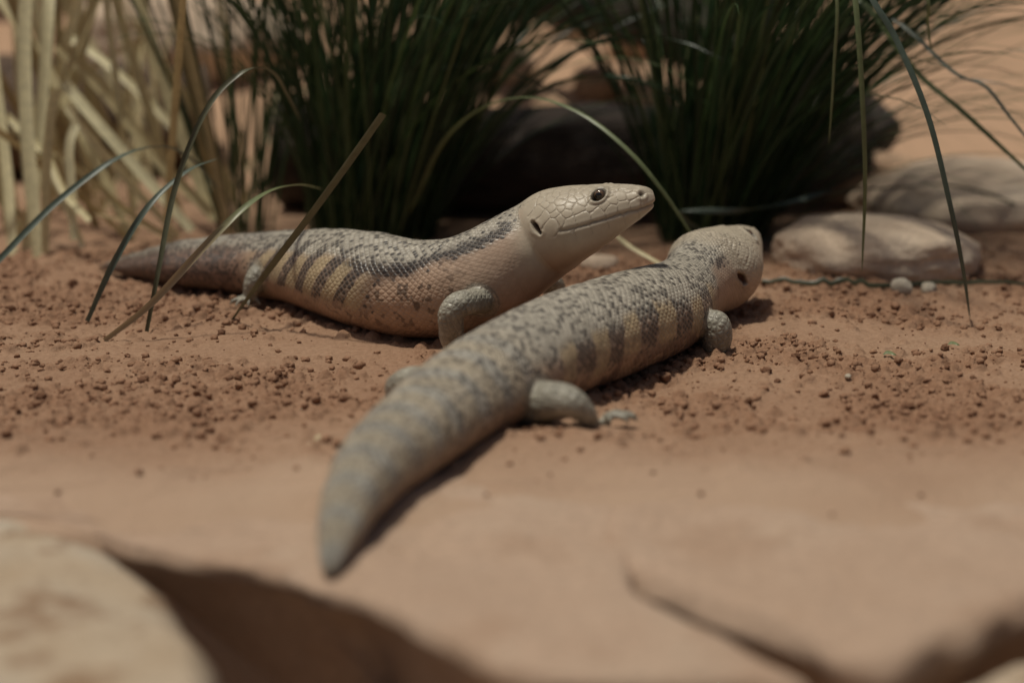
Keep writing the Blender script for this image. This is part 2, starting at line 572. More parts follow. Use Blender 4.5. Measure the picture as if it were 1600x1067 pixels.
stone_px('boulder', 1365, 420, 1.172, (0.060, 0.045, 0.022), PALE, 3, 'low pale boulder half sunk in sand beside the dark green tussock', 'boulder', rough=0.3, rz=-0.25, sink=0.42)
stone_px('boulder', 1520, 380, 1.36, (0.085, 0.075, 0.030), PALE, 8, 'broad pale boulder behind the low half sunken one', 'boulder', rough=0.22, rz=0.1)
stone_px('boulder', 1360, 350, 1.42, (0.05, 0.035, 0.028), TAN, 15, 'tan boulder at the foot of the sandy bank', 'boulder', rough=0.25)
stone_px('pebble', 1408, 452, 1.093, (0.0062, 0.0055, 0.0055), PEB, 5, 'larger of two whitish pebbles beside the lying grass blade', 'pebble', hi=False)
stone_px('pebble', 1452, 452, 1.099, (0.0045, 0.0045, 0.004), PEB, 6, 'smaller of two whitish pebbles beside the lying grass blade', 'pebble', hi=False)
stone_px('pebble', 938, 402, 1.17, (0.012, 0.008, 0.006), PALE, 7, 'pale pebble on the sand behind the two lizards', 'pebble', hi=False)
for i, (u, v, y, s) in enumerate([(905, 105, 1.75, .020), (935, 160, 1.62, .017), (985, 110, 1.7, .018), (800, 150, 1.66, .016), (860, 165, 1.58, .013), (770, 90, 1.78, .02), (1010, 170, 1.6, .016), (850, 60, 1.9, .022), (960, 60, 1.85, .02)]):
    stone_px('stone', u, v, y, (s * 1.3, s, s), TAN if i % 3 else PALE, 60 + i, ('tan' if i % 3 else 'pale') + ' stone on the sand behind the charred log', 'stone', 'stones behind the charred log', hi=False, sink=0.2)
for i, (u, v, y, sx, sz) in enumerate([(300, 170, 1.75, .10, .045), (180, 120, 1.95, .12, .05), (390, 110, 1.95, .09, .05), (60, 150, 1.9, .10, .05), (290, 60, 2.2, .14, .06)]):
    stone_px('boulder', u, v, y, (sx, sx * 0.6, sz), PALE, 80 + i, 'pale flat boulder behind the dry straw', 'boulder', 'boulders behind the straw', rough=0.3)

# ------------------------------------------------------------------ logs
def catmull(P, n):
    P = np.asarray(P, float)
    E = np.vstack([2 * P[0] - P[1], P, 2 * P[-1] - P[-2]])
    m = len(P) - 1
    t = np.linspace(0, m, n)
    k = np.minimum(t.astype(int), m - 1)
    f = (t - k)[:, None]
    p0, p1, p2, p3 = E[k], E[k + 1], E[k + 2], E[k + 3]
    return 0.5 * (2 * p1 + (p2 - p0) * f + (2 * p0 - 5 * p1 + 4 * p2 - p3) * f ** 2 + (3 * p1 - p0 - 3 * p2 + p3) * f ** 3)

def frames(C, upv=(0, 0, 1)):
    T = np.gradient(C, axis=0)
    T /= np.linalg.norm(T, axis=1)[:, None] + 1e-12
    S = np.cross(T, np.array(upv, float))
    S /= np.linalg.norm(S, axis=1)[:, None] + 1e-9
    U = np.cross(S, T)
    return T, S, U

def log(name, pts, rad, mat, seed, hollow=0.0, label='', cat='log'):
    C = catmull(np.array(pts), 70); T, S, U = frames(C)
    r = catmull(np.c_[rad, rad, rad], 70)[:, 0]
    n = 40
    V = []
    def ring(c, s, u, rr):
        a_ = np.arange(n) / n * 2 * math.pi
        p = c + (np.cos(a_)[:, None] * s + np.sin(a_)[:, None] * u) * rr
        k = 1 + 0.35 * (fbm(p[:, 0] * 18, p[:, 1] * 60, p[:, 2] * 60, oct=4, seed=seed) - 0.5)
        return c + (p - c) * k[:, None]
    order = [(i, 1.0) for i in range(70)]
    if hollow:
        order += [(69 - i, hollow) for i in range(70)]
    for i, f in order:
        V.append(ring(C[i], S[i], U[i], r[i] * f))
    m = len(V); V = np.vstack(V)
    F = []
    for k in range(m if hollow else m - 1):
        k2 = (k + 1) % m
        for i in range(n):
            j = (i + 1) % n
            F.append((k * n + i, k * n + j, k2 * n + j, k2 * n + i))
    if not hollow:
        F += [tuple(range(n))[::-1], tuple((m - 1) * n + i for i in range(n))]
    base = np.array([C[35][0], C[35][1], V[:, 2].min()])
    o = put(name, mesh_of(name, V - base, F), mat)
    o.location = base
    return tag(o, label, cat)

log('log', [(-0.16, 1.40, 0.040), (-0.04, 1.375, 0.036), (0.05, 1.36, 0.037), (0.13, 1.37, 0.040), (0.24, 1.42, 0.042)],
    [0.038, 0.036, 0.038, 0.037, 0.035], BARK, 7, 0.0, 'thick charred log lying on the sand between the green tussocks')
log('branch', [(-0.02, 1.62, 0.150), (0.05, 1.60, 0.137), (0.11, 1.57, 0.122), (0.16, 1.53, 0.10), (0.235, 1.47, 0.065), (0.27, 1.44, 0.04)],
    [0.026, 0.029, 0.029, 0.026, 0.022, 0.018], BARK, 9, 0.0, 'dark charred branch raised above the log behind the tussock', 'branch')
log('log', [(-0.56, 1.60, 0.045), (-0.42, 1.56, 0.043), (-0.33, 1.55, 0.042), (-0.24, 1.57, 0.040)], [0.05, 0.05, 0.048, 0.042], BROWNBARK, 21, 0.0,  # added log, gives the straw a dark backdrop
    'thick brown log added to darken the background behind the dry straw')
log('branch', [(-0.10, 1.68, 0.03), (-0.05, 1.66, 0.09), (-0.01, 1.63, 0.14), (0.0, 1.60, 0.19)], [0.022, 0.02, 0.018, 0.014], BARK, 10, 0.0,
    'dark forked stump propping the charred branch', 'branch')

# ------------------------------------------------------------------ grass
def blade_mesh(C, w, rnd, fold=0.25, side=None, tip=0.15, roots=0.7, cut=False):
    """V-folded ribbon along the points C with largest width w"""
    n = len(C)
    T, S, U = frames(C, (0.13, 0.31, 0.94))
    if side is not None:
        sd_ = np.array(side, float)
        S = sd_ - (T @ sd_)[:, None] * T
        S /= np.linalg.norm(S, axis=1)[:, None] + 1e-9
        U = np.cross(S, T)
    t = np.linspace(0, 1, n)
    prof = (roots + (1 - roots) * sstep(0, 0.25, t))
    if not cut:
        prof = prof * (tip * 0.15 + (1 - tip * 0.15) * np.sqrt(np.clip(1 - t ** 3, 0, 1)))
    ww = (w * prof / 2)[:, None]
    V = np.stack([C - S * ww + U * ww * fold, C - U * ww * fold, C + S * ww + U * ww * fold], 1).reshape(-1, 3)
    F = []
    for k in range(n - 1):
        a0 = 3 * k
        F.append((a0, a0 + 1, a0 + 4, a0 + 3)); F.append((a0 + 1, a0 + 2, a0 + 5, a0 + 4))
    A = np.stack([np.repeat(t, 3), np.full(3 * n, rnd), np.zeros(3 * n)], 1)
    return V, F, A

def join_blades(list_):
    Vs, Fs, As, off = [], [], [], 0
    for V, F, A in list_:
        Vs.append(V); As.append(A)
        Fs.append(np.array(F) + off); off += len(V)
    return np.vstack(Vs), np.vstack(Fs), np.vstack(As)

def blade_obj(name, parts, mat, parent=None, origin=None):
    V, F, A = join_blades(parts)
    org = np.zeros(3) if origin is None else np.array(origin)
    m = mesh_np(name, V - org, F)
    at_ = m.attributes.new('blade', 'FLOAT_VECTOR', 'POINT')
    at_.data.foreach_set('vector', A.astype(np.float32).ravel())
    o = put(name, m, mat, parent)
    if parent is None:
        o.location = org
    return o

def grow(root, az, lean, length, droop, n=14, curl=0.0):
    """a blade that leaves the root at a lean from vertical and bends down with its own weight"""
    p = np.array(root, float); out = [p.copy()]
    th = lean
    st = length / (n - 1)
    for k in range(n - 1):
        th += droop * st / length * (0.25 + 1.5 * k / n)
        th = min(th, 2.9)
        a_ = az + curl * k / n
        d = np.array([math.sin(th) * math.cos(a_), math.sin(th) * math.sin(a_), math.cos(th)])
        p = p + d * st
        g_ = gz(p[0], p[1]) + 0.002
        if p[2] < g_: p[2] = g_
        out.append(p.copy())
    return np.array(out)

def tussock(label, cx, cy, rx, ry, n, lean_az, lean_amt, seed, lmin, lmax, spread, width=(0.0014, 0.0032), droop=(0.2, 1.6)):
    rs = random.Random(seed)
    root = empty('grass_tussock', (cx, cy, gz(cx, cy)))
    tag(root, label, 'grass tussock', 'green grass tussocks')
    L = []
    for i in range(n):
        a_ = rs.uniform(0, 2 * math.pi); q = math.sqrt(rs.random())
        x = cx + rx * q * math.cos(a_); y = cy + ry * q * math.sin(a_)
        # outer blades lean out, all lean a little along lean_az
        vx = math.cos(a_) * q * spread + math.cos(lean_az) * lean_amt + rs.gauss(0, 0.10)
        vy = math.sin(a_) * q * spread + math.sin(lean_az) * lean_amt + rs.gauss(0, 0.10)
        lean = math.hypot(vx, vy); az = math.atan2(vy, vx)
        C = grow((x, y, gz(x, y) - 0.004), az, lean, rs.uniform(lmin, lmax), rs.uniform(*droop) * (0.3 + q), 14, rs.gauss(0, 0.25))
        L.append(blade_mesh(C, rs.uniform(*width), rs.random() ** 1.6, 0.3, (math.cos(rs.uniform(0, 6.3)), math.sin(rs.uniform(0, 6.3)), 0.1)))
    o = blade_obj('foliage', L, GREEN, root, (cx, cy, gz(cx, cy)))
    o['kind'] = 'stuff'
    return root

T_left = tussock('dark green grass tussock behind the lizard with the raised head', -0.092, 1.285, 0.040, 0.045, 380, 0.2, 0.10, 1, 0.22, 0.40, 0.22)
T_thin = tussock('thin sparse green grass tussock beside the dry straw', -0.176, 1.30, 0.018, 0.03, 46, 2.6, 0.02, 2, 0.22, 0.40, 0.16, (0.0014, 0.0030), (0.1, 0.7))
T_right = tussock('dark green grass tussock beside the low pale boulder', 0.128, 1.265, 0.032, 0.035, 430, -0.1, 0.19, 3, 0.22, 0.40, 0.27)
rs = random.Random(77)
L = []
for i in range(48):      # loose outer blades that arch to the right of the right tussock
    x = 0.15 + rs.uniform(-0.02, 0.02); y = 1.26 + rs.uniform(-0.03, 0.03)
    C = grow((x, y, gz(x, y) - 0.004), rs.gauss(0.0, 0.45), rs.uniform(0.35, 0.9), rs.uniform(0.22, 0.42), rs.uniform(0.8, 2.4), 22, rs.gauss(0, 0.3))
    L.append(blade_mesh(C, rs.uniform(0.0008, 0.0018), rs.uniform(0.3, 1), 0.2, (0.2, 1, 0.2)))
tr0 = T_right.location
o = blade_obj('loose_blades', L, GREEN, T_right, tuple(tr0)); o['kind'] = 'stuff'
L = []
for i in range(22):      # outer blades of the left tussock that arch right over the log
    x = -0.075 + rs.uniform(-0.03, 0.03); y = 1.29 + rs.uniform(-0.03, 0.03)
    C = grow((x, y, gz(x, y) - 0.004), rs.gauss(0.1, 0.5), rs.uniform(0.25, 0.65), rs.uniform(0.2, 0.36), rs.uniform(0.6, 2.2), 22, rs.gauss(0, 0.3))
    L.append(blade_mesh(C, rs.uniform(0.0012, 0.0028), rs.uniform(0.1, 1), 0.2, (0.2, 1, 0.2)))
o = blade_obj('loose_blades', L, GREEN, T_left, tuple(T_left.location)); o['kind'] = 'stuff'

def px_blade(pts, w, mat, label=None, parent=None, rnd=0.5, head=(), cut=False, n=36, tip=0.15, side=(1, 0.2, 0.1), roots=0.7, name='grass_shoot'):
    """pts: (u, v, distance); head: world points before them (root, apex)"""
    P = [np.array(h, float) for h in head] + [at(*p) for p in pts]
    C = catmull(P, n)
    if 'lying flat' in (label or ''):
        C[:, 2] = [max(gz(x_, y_), gz(x_, y_ - 0.003)) + 0.0028 for x_, y_, _ in C]
    b = blade_mesh(C, w, rnd, 0.25, side, tip, roots, cut)
    org = tuple(parent.location) if parent is not None else tuple(C[0] if C[0][2] < C[-1][2] else C[-1])
    o = blade_obj('blade' if parent is not None else name, [b], mat, parent, org)
    if label: tag(o, label, 'grass blade')
    return o

# long single blades bent over the sand on the left
px_blade([(136, 502, 1.018), (178, 410, 1.02), (230, 325, 1.03), (290, 270, 1.05), (340, 248, 1.07)], 0.0034, GREYG, 'short grey-green grass blade standing in sand, bowing over the tail tip', rnd=0.6)
px_blade([(229, 518, 1.0), (248, 420, 1.005), (272, 300, 1.02), (310, 195, 1.03), (350, 135, 1.04), (395, 107, 1.05), (428, 115, 1.08), (450, 150, 1.12), (470, 190, 1.16)], 0.0030, OLIVE, 'tall thin olive grass blade standing in sand, hooked over at its top', rnd=0.5)
px_blade([(163, 532, 0.983), (235, 475, 0.985), (310, 395, 0.99), (370, 335, 1.0), (420, 300, 1.02), (465, 289, 1.06), (505, 296, 1.12)], 0.0038, LIMESTRAW, 'pale green grass blade with straw lower end lying across the tail', rnd=0.5)
px_blade([(362, 500, 1.02), (420, 420, 1.0), (485, 335, 0.985), (540, 260, 0.975), (598, 178, 0.965)], 0.0040, OLIVE, 'stiff olive grass stalk with a cut square end leaning over the back', rnd=0.9, cut=True, roots=0.35)
px_blade([(-60, 470, 1.04), (0, 405, 1.05), (90, 315, 1.07), (180, 250, 1.09), (250, 229, 1.12), (300, 250, 1.16), (345, 300, 1.2)], 0.0036, GREYG, 'long grey-green grass blade bowed low in front of the dry straw', rnd=0.4)
# blades of the tussocks that arch into view
lb = (-0.08, 1.27, 0.0)
px_blade([(640, 330, 1.24), (690, 225, 1.2), (750, 170, 1.16), (830, 152, 1.12), (910, 178, 1.09), (985, 238, 1.07), (1040, 305, 1.065), (1085, 372, 1.07), (1110, 405, 1.075)], 0.0030, LIME, None, T_left, 0.4, [lb])
rb = (0.135, 1.25, 0.0)
def hang(pts, w, mat, rnd, apex):
    px_blade(pts, w, mat, None, T_right, rnd, [rb, (apex[0] * 0.6 + rb[0] * 0.4, apex[1] * 0.5 + rb[1] * 0.5, apex[2] * 0.75), apex], n=48)
hang([(1335, -20, 1.03), (1346, 120, 1.02), (1352, 280, 1.02), (1347, 425, 1.025)], 0.0034, LIME, 0.3, (0.172, 1.07, 0.235))
hang([(1352, -25, 1.03), (1400, 60, 1.02), (1450, 180, 1.01), (1485, 320, 1.005), (1505, 420, 1.01), (1516, 500, 1.03)], 0.0036, GREYG, 0.3, (0.165, 1.08, 0.23))
hang([(1306, -20, 1.06), (1303, 110, 1.055), (1295, 228, 1.055)], 0.0022, LIME, 0.6, (0.16, 1.09, 0.22))
hang([(1444, -20, 1.1), (1450, 40, 1.1), (1455, 80, 1.1)], 0.0024, LIME, 0.5, (0.205, 1.15, 0.22))
hang([(1430, 110, 1.16), (1500, 170, 1.14), (1560, 225, 1.13), (1640, 300, 1.12)], 0.0042, GREEN, 0.9, (0.20, 1.19, 0.16))
hang([(1490, 112, 1.14), (1540, 135, 1.13), (1580, 185, 1.12), (1640, 260, 1.11)], 0.0030, GREYG, 0.9, (0.215, 1.18, 0.15))
px_blade([(1190, 437, 1.112), (1260, 452, 1.105), (1330, 457, 1.103), (1400, 451, 1.107), (1480, 441, 1.115), (1560, 440, 1.118), (1660, 444, 1.12)], 0.0032, OLIVE, 'dark green grass blade lying flat on sand before the pale boulder', rnd=0.1, side=(0, 0.45, 0.9))
px_blade([(1060, 332, 1.2), (1150, 330, 1.2), (1230, 318, 1.21), (1300, 300, 1.22), (1400, 294, 1.24), (1470, 289, 1.26), (1550, 305, 1.28), (1640, 345, 1.3)], 0.0036, GREYG, None, T_right, 0.5, [rb])
px_blade([(1215, 372, 1.22), (1290, 352, 1.23), (1380, 362, 1.24), (1460, 377, 1.25), (1560, 393, 1.26), (1660, 402, 1.27)], 0.0044, GREYG, None, T_right, 0.7, [rb])
px_blade([(960, 366, 1.12), (985, 385, 1.115), (1025, 408, 1.105), (1060, 430, 1.1)], 0.0030, STRAW, 'short straw blade lying on sand behind the lizards', rnd=0.6)

# dry straw clump: every leaf its own part
sx, sy = -0.29, 1.27
straw = empty('dry_straw_clump', (sx, sy, gz(sx, sy)))
tag(straw, 'pale dry straw clump of broad bent leaves behind the tail tip', 'dry grass')
rs = random.Random(5)
def straw_leaf(P, w, rnd, cut=True):
    C = catmull(P, 14)
    ang = rs.uniform(-0.6, 0.6)
    blade_obj('dry_leaf', [blade_mesh(C, w, rnd, 0.22, (math.cos(ang), math.sin(ang), 0.1), 0.15, 0.8, cut)], STRAW, straw, tuple(straw.location))
explicit = [
    ([(62, 420), (45, 250), (38, 100), (40, -40)], 1.20, .0100), ([(38, 410), (62, 200), (75, 20), (80, -60)], 1.22, .0090),
    ([(70, 395), (72, 260), (82, 160), (90, 140)], 1.19, .0070), ([(130, 385), (95, 300), (60, 230), (10, 180)], 1.2, .0060),
    ([(335, 345), (290, 230), (245, 90), (205, -30)], 1.28, .0090), ([(330, 335), (240, 240), (170, 150), (90, 70)], 1.26, .0095),
    ([(300, 360), (220, 270), (150, 190), (100, 130)], 1.25, .0085), ([(280, 370), (190, 270), (130, 200), (105, 165)], 1.23, .0075),
    ([(270, 375), (200, 330), (120, 260), (60, 220)], 1.21, .0060), ([(140, 345), (100, 300), (70, 240), (20, 200)], 1.18, .0055),
    ([(330, 300), (270, 200), (180, 110), (110, 60)], 1.3, .0060), ([(20, 400), (10, 260), (-10, 100), (-20, -30)], 1.21, .0080),
    ([(115, 375), (112, 300), (108, 230), (118, 195)], 1.2, .0065), ([(150, 335), (190, 345), (250, 360), (280, 372)], 1.2, .0060)]
for pts, y, w in explicit:
    dy = rs.uniform(0, 0.03)
    P = [at(u, v, y + dy * k) for k, (u, v) in enumerate(pts)]
    straw_leaf(P, w * 0.85, rs.uniform(0.35, 1))
for i in range(64):
    x = sx + rs.uniform(-0.13, 0.11); y = sy + rs.uniform(-0.01, 0.20)
    az = rs.choice([rs.gauss(2.9, 0.4), rs.gauss(2.9, 0.4), rs.uniform(0, 6.28)])
    C = grow((x, y, gz(x, y) - 0.003), az, abs(rs.gauss(0.32, 0.25)), rs.uniform(0.12, 0.34), rs.uniform(-0.05, 0.5), 9, 0.0)
    straw_leaf(C, rs.uniform(0.003, 0.0075), rs.random() ** 1.3, rs.random() < 0.4)

# ------------------------------------------------------------------ lizards
def ring_xy(t, sn, cs, L_head):
    # the lower jaw is boxier than the round body
    p = 1 - 0.24 * sstep(L_head - 0.05, L_head + 0.045, t)[:, None]
    low = (cs < 0)[None]
    q = np.where(low, p, 1.0)
    return np.sign(sn)[None] * np.abs(sn)[None] ** q, np.sign(cs)[None] * np.abs(cs)[None] ** q

def skink(name, label, stations, limbs, head, style):
    """stations: (pos, w, ht, hb) tail tip to snout; limbs: chains of (pos, r); one continuous body mesh"""
    st_p = np.array([s[0] for s in stations], float)
    st_r = np.array([s[1:4] for s in stations], float)
    NR, NS = 300, 56
    C = catmull(st_p, NR); Rr = np.maximum(catmull(st_r, NR), 0.0004)
    # resample evenly by length
    d = np.r_[0, np.cumsum(np.linalg.norm(np.diff(C, axis=0), axis=1))]
    t = np.linspace(0, d[-1], NR)
    C = np.stack([np.interp(t, d, C[:, k]) for k in range(3)], 1)
    Rr = np.stack([np.interp(t, d, Rr[:, k]) for k in range(3)], 1)
    T, S, U = frames(C)
    ph = np.arange(NS) / NS * 2 * math.pi
    sn, cs = np.sin(ph), np.cos(ph)
    sn2, cs2 = ring_xy(t, sn, cs, t[-1] - 0.055)
    V = (C[:, None] + S[:, None] * (Rr[:, 0:1] * sn2)[..., None]
         + U[:, None] * (np.where(cs > 0, Rr[:, 1:2], Rr[:, 2:3]) * cs2)[..., None]).reshape(-1, 3)
    F = []
    for k in range(NR - 1):
        for i in range(NS):
            j = (i + 1) % NS
            F.append((k * NS + i, k * NS + j, (k + 1) * NS + j, (k + 1) * NS + i))
    F += [tuple(range(NS))[::-1], tuple((NR - 1) * NS + i for i in range(NS))]
    verts = [V]; off = len(V)
    tube = mesh_of('tube', V, F)
    chains = []
    for ch in limbs:
        Pc = np.array([c_[0] for c_ in ch]); rc = np.array([c_[1] for c_ in ch])
        m = max(12, 9 * len(ch)); k_ = 18
        Cc = catmull(Pc, m); rr = np.maximum(catmull(np.c_[rc, rc, rc], m)[:, 0], 0.0005)
        # round both ends
        Tc = np.gradient(Cc, axis=0); Tc /= np.linalg.norm(Tc, axis=1)[:, None] + 1e-12
        ref = np.array([0.37, 0.21, 0.9])
        ends0 = [(Cc[0] - Tc[0] * rr[0] * math.sin(q), rr[0] * math.cos(q), Tc[0]) for q in (1.4, 0.9, 0.45)]
        ends1 = [(Cc[-1] + Tc[-1] * rr[-1] * math.sin(q), rr[-1] * math.cos(q), Tc[-1]) for q in (0.45, 0.9, 1.4)]
        seq = ends0 + [(Cc[i], rr[i], Tc[i]) for i in range(m)] + ends1
        vv = []
        for c_, r_, t_ in seq:
            a1 = np.cross(t_, ref); a1 /= np.linalg.norm(a1); a2 = np.cross(a1, t_)
            an = np.arange(k_) / k_ * 2 * math.pi
            vv.append(c_ + (np.cos(an)[:, None] * a1 + np.sin(an)[:, None] * a2) * r_)
        mm = len(seq)
        for k in range(mm - 1):
            for i in range(k_):
                j = (i + 1) % k_
                F.append((off + k * k_ + i, off + k * k_ + j, off + (k + 1) * k_ + j, off + (k + 1) * k_ + i))
        F += [tuple(off + i for i in range(k_))[::-1], tuple(off + (mm - 1) * k_ + i for i in range(k_))]
        verts.append(np.vstack(vv)); off += mm * k_
        chains.append((Cc, rr, Tc))
    base = np.array([st_p[len(st_p) // 2][0], st_p[len(st_p) // 2][1], 0.0])
    raw = mesh_of('raw', np.vstack(verts), F)
    ro = put('raw', raw)
    md = ro.modifiers.new('r', 'REMESH'); md.mode = 'VOXEL'; md.voxel_size = 0.00062; md.use_smooth_shade = True
    dg = bpy.context.evaluated_depsgraph_get()
    me = bpy.data.meshes.new_from_object(ro.evaluated_get(dg))
    bpy.data.objects.remove(ro, do_unlink=True)
    N = len(me.vertices)
    X = np.empty(N * 3, np.float32); me.vertices.foreach_get('co', X); X = X.reshape(-1, 3).astype(float)
    E = np.empty(len(me.edges) * 2, np.int32); me.edges.foreach_get('vertices', E); E = E.reshape(-1, 2)
    deg = np.bincount(E.ravel(), minlength=N)[:, None]
    def smooth(X, it, lam=0.5):
        for _ in range(it):
            A = np.stack([np.bincount(E[:, 0], X[E[:, 1], k], N) + np.bincount(E[:, 1], X[E[:, 0], k], N) for k in range(3)], 1)
            X = X + lam * (A / deg - X)
        return X
    X = smooth(X, 12)
    # ---- place of every vertex along and around the body
    s_len = np.r_[0, np.cumsum(np.linalg.norm(np.diff(C, axis=0), axis=1))]
    near_i = np.empty(N, int)
    C32 = C.astype(np.float32); cc = (C32 ** 2).sum(1)
    for a0 in range(0, N, 40000):
        x_ = X[a0:a0 + 40000].astype(np.float32)
        near_i[a0:a0 + 40000] = (cc[None] - 2 * x_ @ C32.T).argmin(1)
    rel = X - C[near_i]
    s = s_len[near_i] + (rel * T[near_i]).sum(1)
    ly = (rel * S[near_i]).sum(1); lz = (rel * U[near_i]).sum(1)
    W_ = np.interp(s, s_len, Rr[:, 0]); HT = np.interp(s, s_len, Rr[:, 1]); HB = np.interp(s, s_len, Rr[:, 2])
    yy = ly / W_; zz = lz / np.where(lz > 0, HT, HB)
    phi = np.arctan2(yy, zz)              # 0 back, +-pi belly, + is the animal's right side
    rn = np.hypot(yy, zz)
    limb = np.zeros(N); lu = np.zeros(N); lv = np.zeros(N); best = np.full(N, 9.0)
    for Cc, rr, Tc in chains:
        lo = Cc.min(0) - 0.03; hi = Cc.max(0) + 0.03
        sel = np.where(((X > lo) & (X < hi)).all(1))[0]
        if len(sel) == 0: continue
        D = np.linalg.norm(X[sel][:, None] - Cc[None], axis=2)
        q = D / rr[None]
        b = q.argmin(1); qv = q[np.arange(len(sel)), b]
        better = qv < best[sel]
        ss = sel[better]; bb = b[better]
        best[ss] = qv[better]
        cl = np.r_[0, np.cumsum(np.linalg.norm(np.diff(Cc, axis=0), axis=1))]
        re = X[ss] - Cc[bb]
        lu[ss] = cl[bb] + (re * Tc[bb]).sum(1)
        a1 = np.cross(Tc[bb], np.array([0.37, 0.21, 0.9])); a1 /= np.linalg.norm(a1, axis=1)[:, None]; a2 = np.cross(a1, Tc[bb])
        lv[ss] = np.arctan2((re * a2).sum(1), (re * a1).sum(1))
    limb = sstep(0.94, 1.05, rn) * (1 - sstep(1.25, 1.6, best))
    # ---- scale coordinates
    NROW = 46
    rad_mid = (Rr[:, 0] + 0.5 * (Rr[:, 1] + Rr[:, 2])) / 2
    rad_u = np.maximum(rad_mid, 0.010)
    ucum = np.r_[0, np.cumsum(np.diff(s_len) * NROW / (2 * math.pi * rad_u[:-1]))]
    u = np.interp(s, s_len, ucum); v = phi / (2 * math.pi) * NROW
    p1, p2 = u + v, u - v
    lsc = 0.0026
    q1 = lu / lsc + lv / (2 * math.pi) * 12; q2 = lu / lsc - lv / (2 * math.pi) * 12
    isl = limb > 0.5
    G = X @ np.array([[0.36, 0.48, -0.8], [-0.8, 0.6, 0.0], [0.48, 0.64, 0.6]]).T / 0.0027
    SUV = np.where(isl[:, None], G + 900, np.stack([p1, p2, np.zeros(N)], 1))
    # ---- head frame
    ear, sno = np.array(head['ear']), np.array(head['snout'])
    hl = np.linalg.norm(sno - ear)
    hx = (sno - ear) / hl; hy = np.cross(hx, [0, 0, 1]); hy /= np.linalg.norm(hy); hz = np.cross(hy, hx)
    rh = X - ear
    ha, hs, hu = rh @ hx, rh @ hy, rh @ hz           # along, right side, up
    inhead = sstep(-0.012, 0.004, ha) * (1 - limb)
    no = np.empty(N * 3, np.float32)
    me.vertices.foreach_set('co', X.astype(np.float32).ravel()); me.update()
    me.vertices.foreach_get('normal', no); no = no.reshape(-1, 3).astype(float)
    col_, spk, amp, carve, extra = style(s, phi, X, s_len, limb, dict(ha=ha, hs=hs, hu=hu, hl=hl, inhead=inhead))
    disp = (fbm(X[:, 0] * 90, X[:, 1] * 90, X[:, 2] * 90, oct=3, seed=2) - 0.5) * 0.0012 * (1 - inhead)
    disp += carve
    # ---- head features in the head frame, on both sides
    ft = head['feat']
    A3 = np.stack([ha, np.abs(hs), hu], 1)
    def gauss(c, r):
        return np.exp(-((A3 - np.array(c)) ** 2).sum(1) / (r * r))
    eye = np.array(ft['eye']); re_ = ft['eye_r']
    de = np.sqrt((A3[:, 0] - eye[0]) ** 2 + ((A3[:, 2] - eye[2]) * 1.35) ** 2) + 10 * (np.abs(A3[:, 1] - eye[1]) > 0.008)
    socket = 1 - sstep(re_ * 0.78, re_ * 1.08, de)
    lid = np.exp(-((de - re_ * 1.32) / (re_ * 0.30)) ** 2)
    fold = np.exp(-((de - re_ * 1.78) / (re_ * 0.14)) ** 2)
    disp += -0.0034 * socket + 0.0008 * lid - 0.0003 * fold
    col_ = col_ * (1 - 0.5 * np.exp(-((de - re_ * 1.08) / (re_ * 0.2)) ** 2) - 0.2 * fold)[:, None]
    col_ = col_ * (1 - 0.75 * socket)[:, None]
    nost = gauss(ft['nostril'], 0.0013)
    disp += -0.0016 * nost + 0.0005 * np.exp(-((np.linalg.norm(A3 - np.array(ft['nostril']), axis=1) - 0.0026) / 0.0009) ** 2)
    col_ = col_ * (1 - 0.8 * np.clip(nost * 1.3, 0, 1))[:, None]
    # ear opening: a slanted slit
    e0, e1 = np.array(ft['ear0']), np.array(ft['ear1'])
    ab = e1 - e0
    tt = np.clip(((A3 - e0) @ ab) / (ab @ ab), 0, 1)
    dear = np.linalg.norm(A3 - (e0 + tt[:, None] * ab), axis=1)
    er = ft['ear_r'] * (0.55 + 0.45 * np.sin(np.clip(tt, 0.06, 0.94) * math.pi))
    hole = 1 - sstep(er * 0.55, er * 1.15, dear)
    disp += -0.0045 * hole + 0.0003 * np.exp(-((dear - er * 1.9) / (er * 0.8)) ** 2)
    col_ = col_ * (1 - hole)[:, None] + hole[:, None] * np.array(ft['ear_col'])
    # mouth line
    Mo = np.array(ft['mouth'])
    dm = np.full(N, 9.0)
    for k in range(len(Mo) - 1):
        a0, a1 = Mo[k], Mo[k + 1]
        w2 = a1 - a0
        t2 = np.clip(((A3[:, [0, 2]] - a0) @ w2) / (w2 @ w2), 0, 1)
        dm = np.minimum(dm, np.linalg.norm(A3[:, [0, 2]] - (a0 + t2[:, None] * w2), axis=1))
    mg = np.exp(-(dm / 0.00062) ** 2) * inhead
    disp += -0.0005 * mg + 0.0002 * np.exp(-((dm - 0.0018) / 0.001) ** 2) * inhead
    col_ = col_ * (1 - 0.38 * mg)[:, None]
    # plates
    seeds = np.array(ft['plates'])
    pm = np.where(inhead > 0.05)[0]
    wp = A3[pm] + 0.0011 * (np.stack([vnoise(A3[pm, 0] * 420, A3[pm, 1] * 420, A3[pm, 2] * 420, seed=q_) for q_ in (1, 2, 3)], 1) - 0.5)
    D = np.linalg.norm(wp[:, None] - seeds[None], axis=2)
    D.partition(1, axis=1)
    edge = np.full(N, 1.0)
    fade = sstep(0.25, 0.8, inhead[pm]) 
    # plates fade out on the throat
    belowm = sstep(-0.011, -0.004, A3[pm, 2] - np.interp(A3[pm, 0], Mo[::-1, 0], Mo[::-1, 1]))
    near_pl = 1 - sstep(0.0065, 0.0095, D[:, 0])
    ev = (D[:, 1] - D[:, 0])
    edge[pm] = ev + (1 - fade * belowm * near_pl) * 0.004
    amp = amp * (1 - 0.9 * sstep(head.get('bare', -0.012), head.get('bare', -0.012) + 0.016, ha))
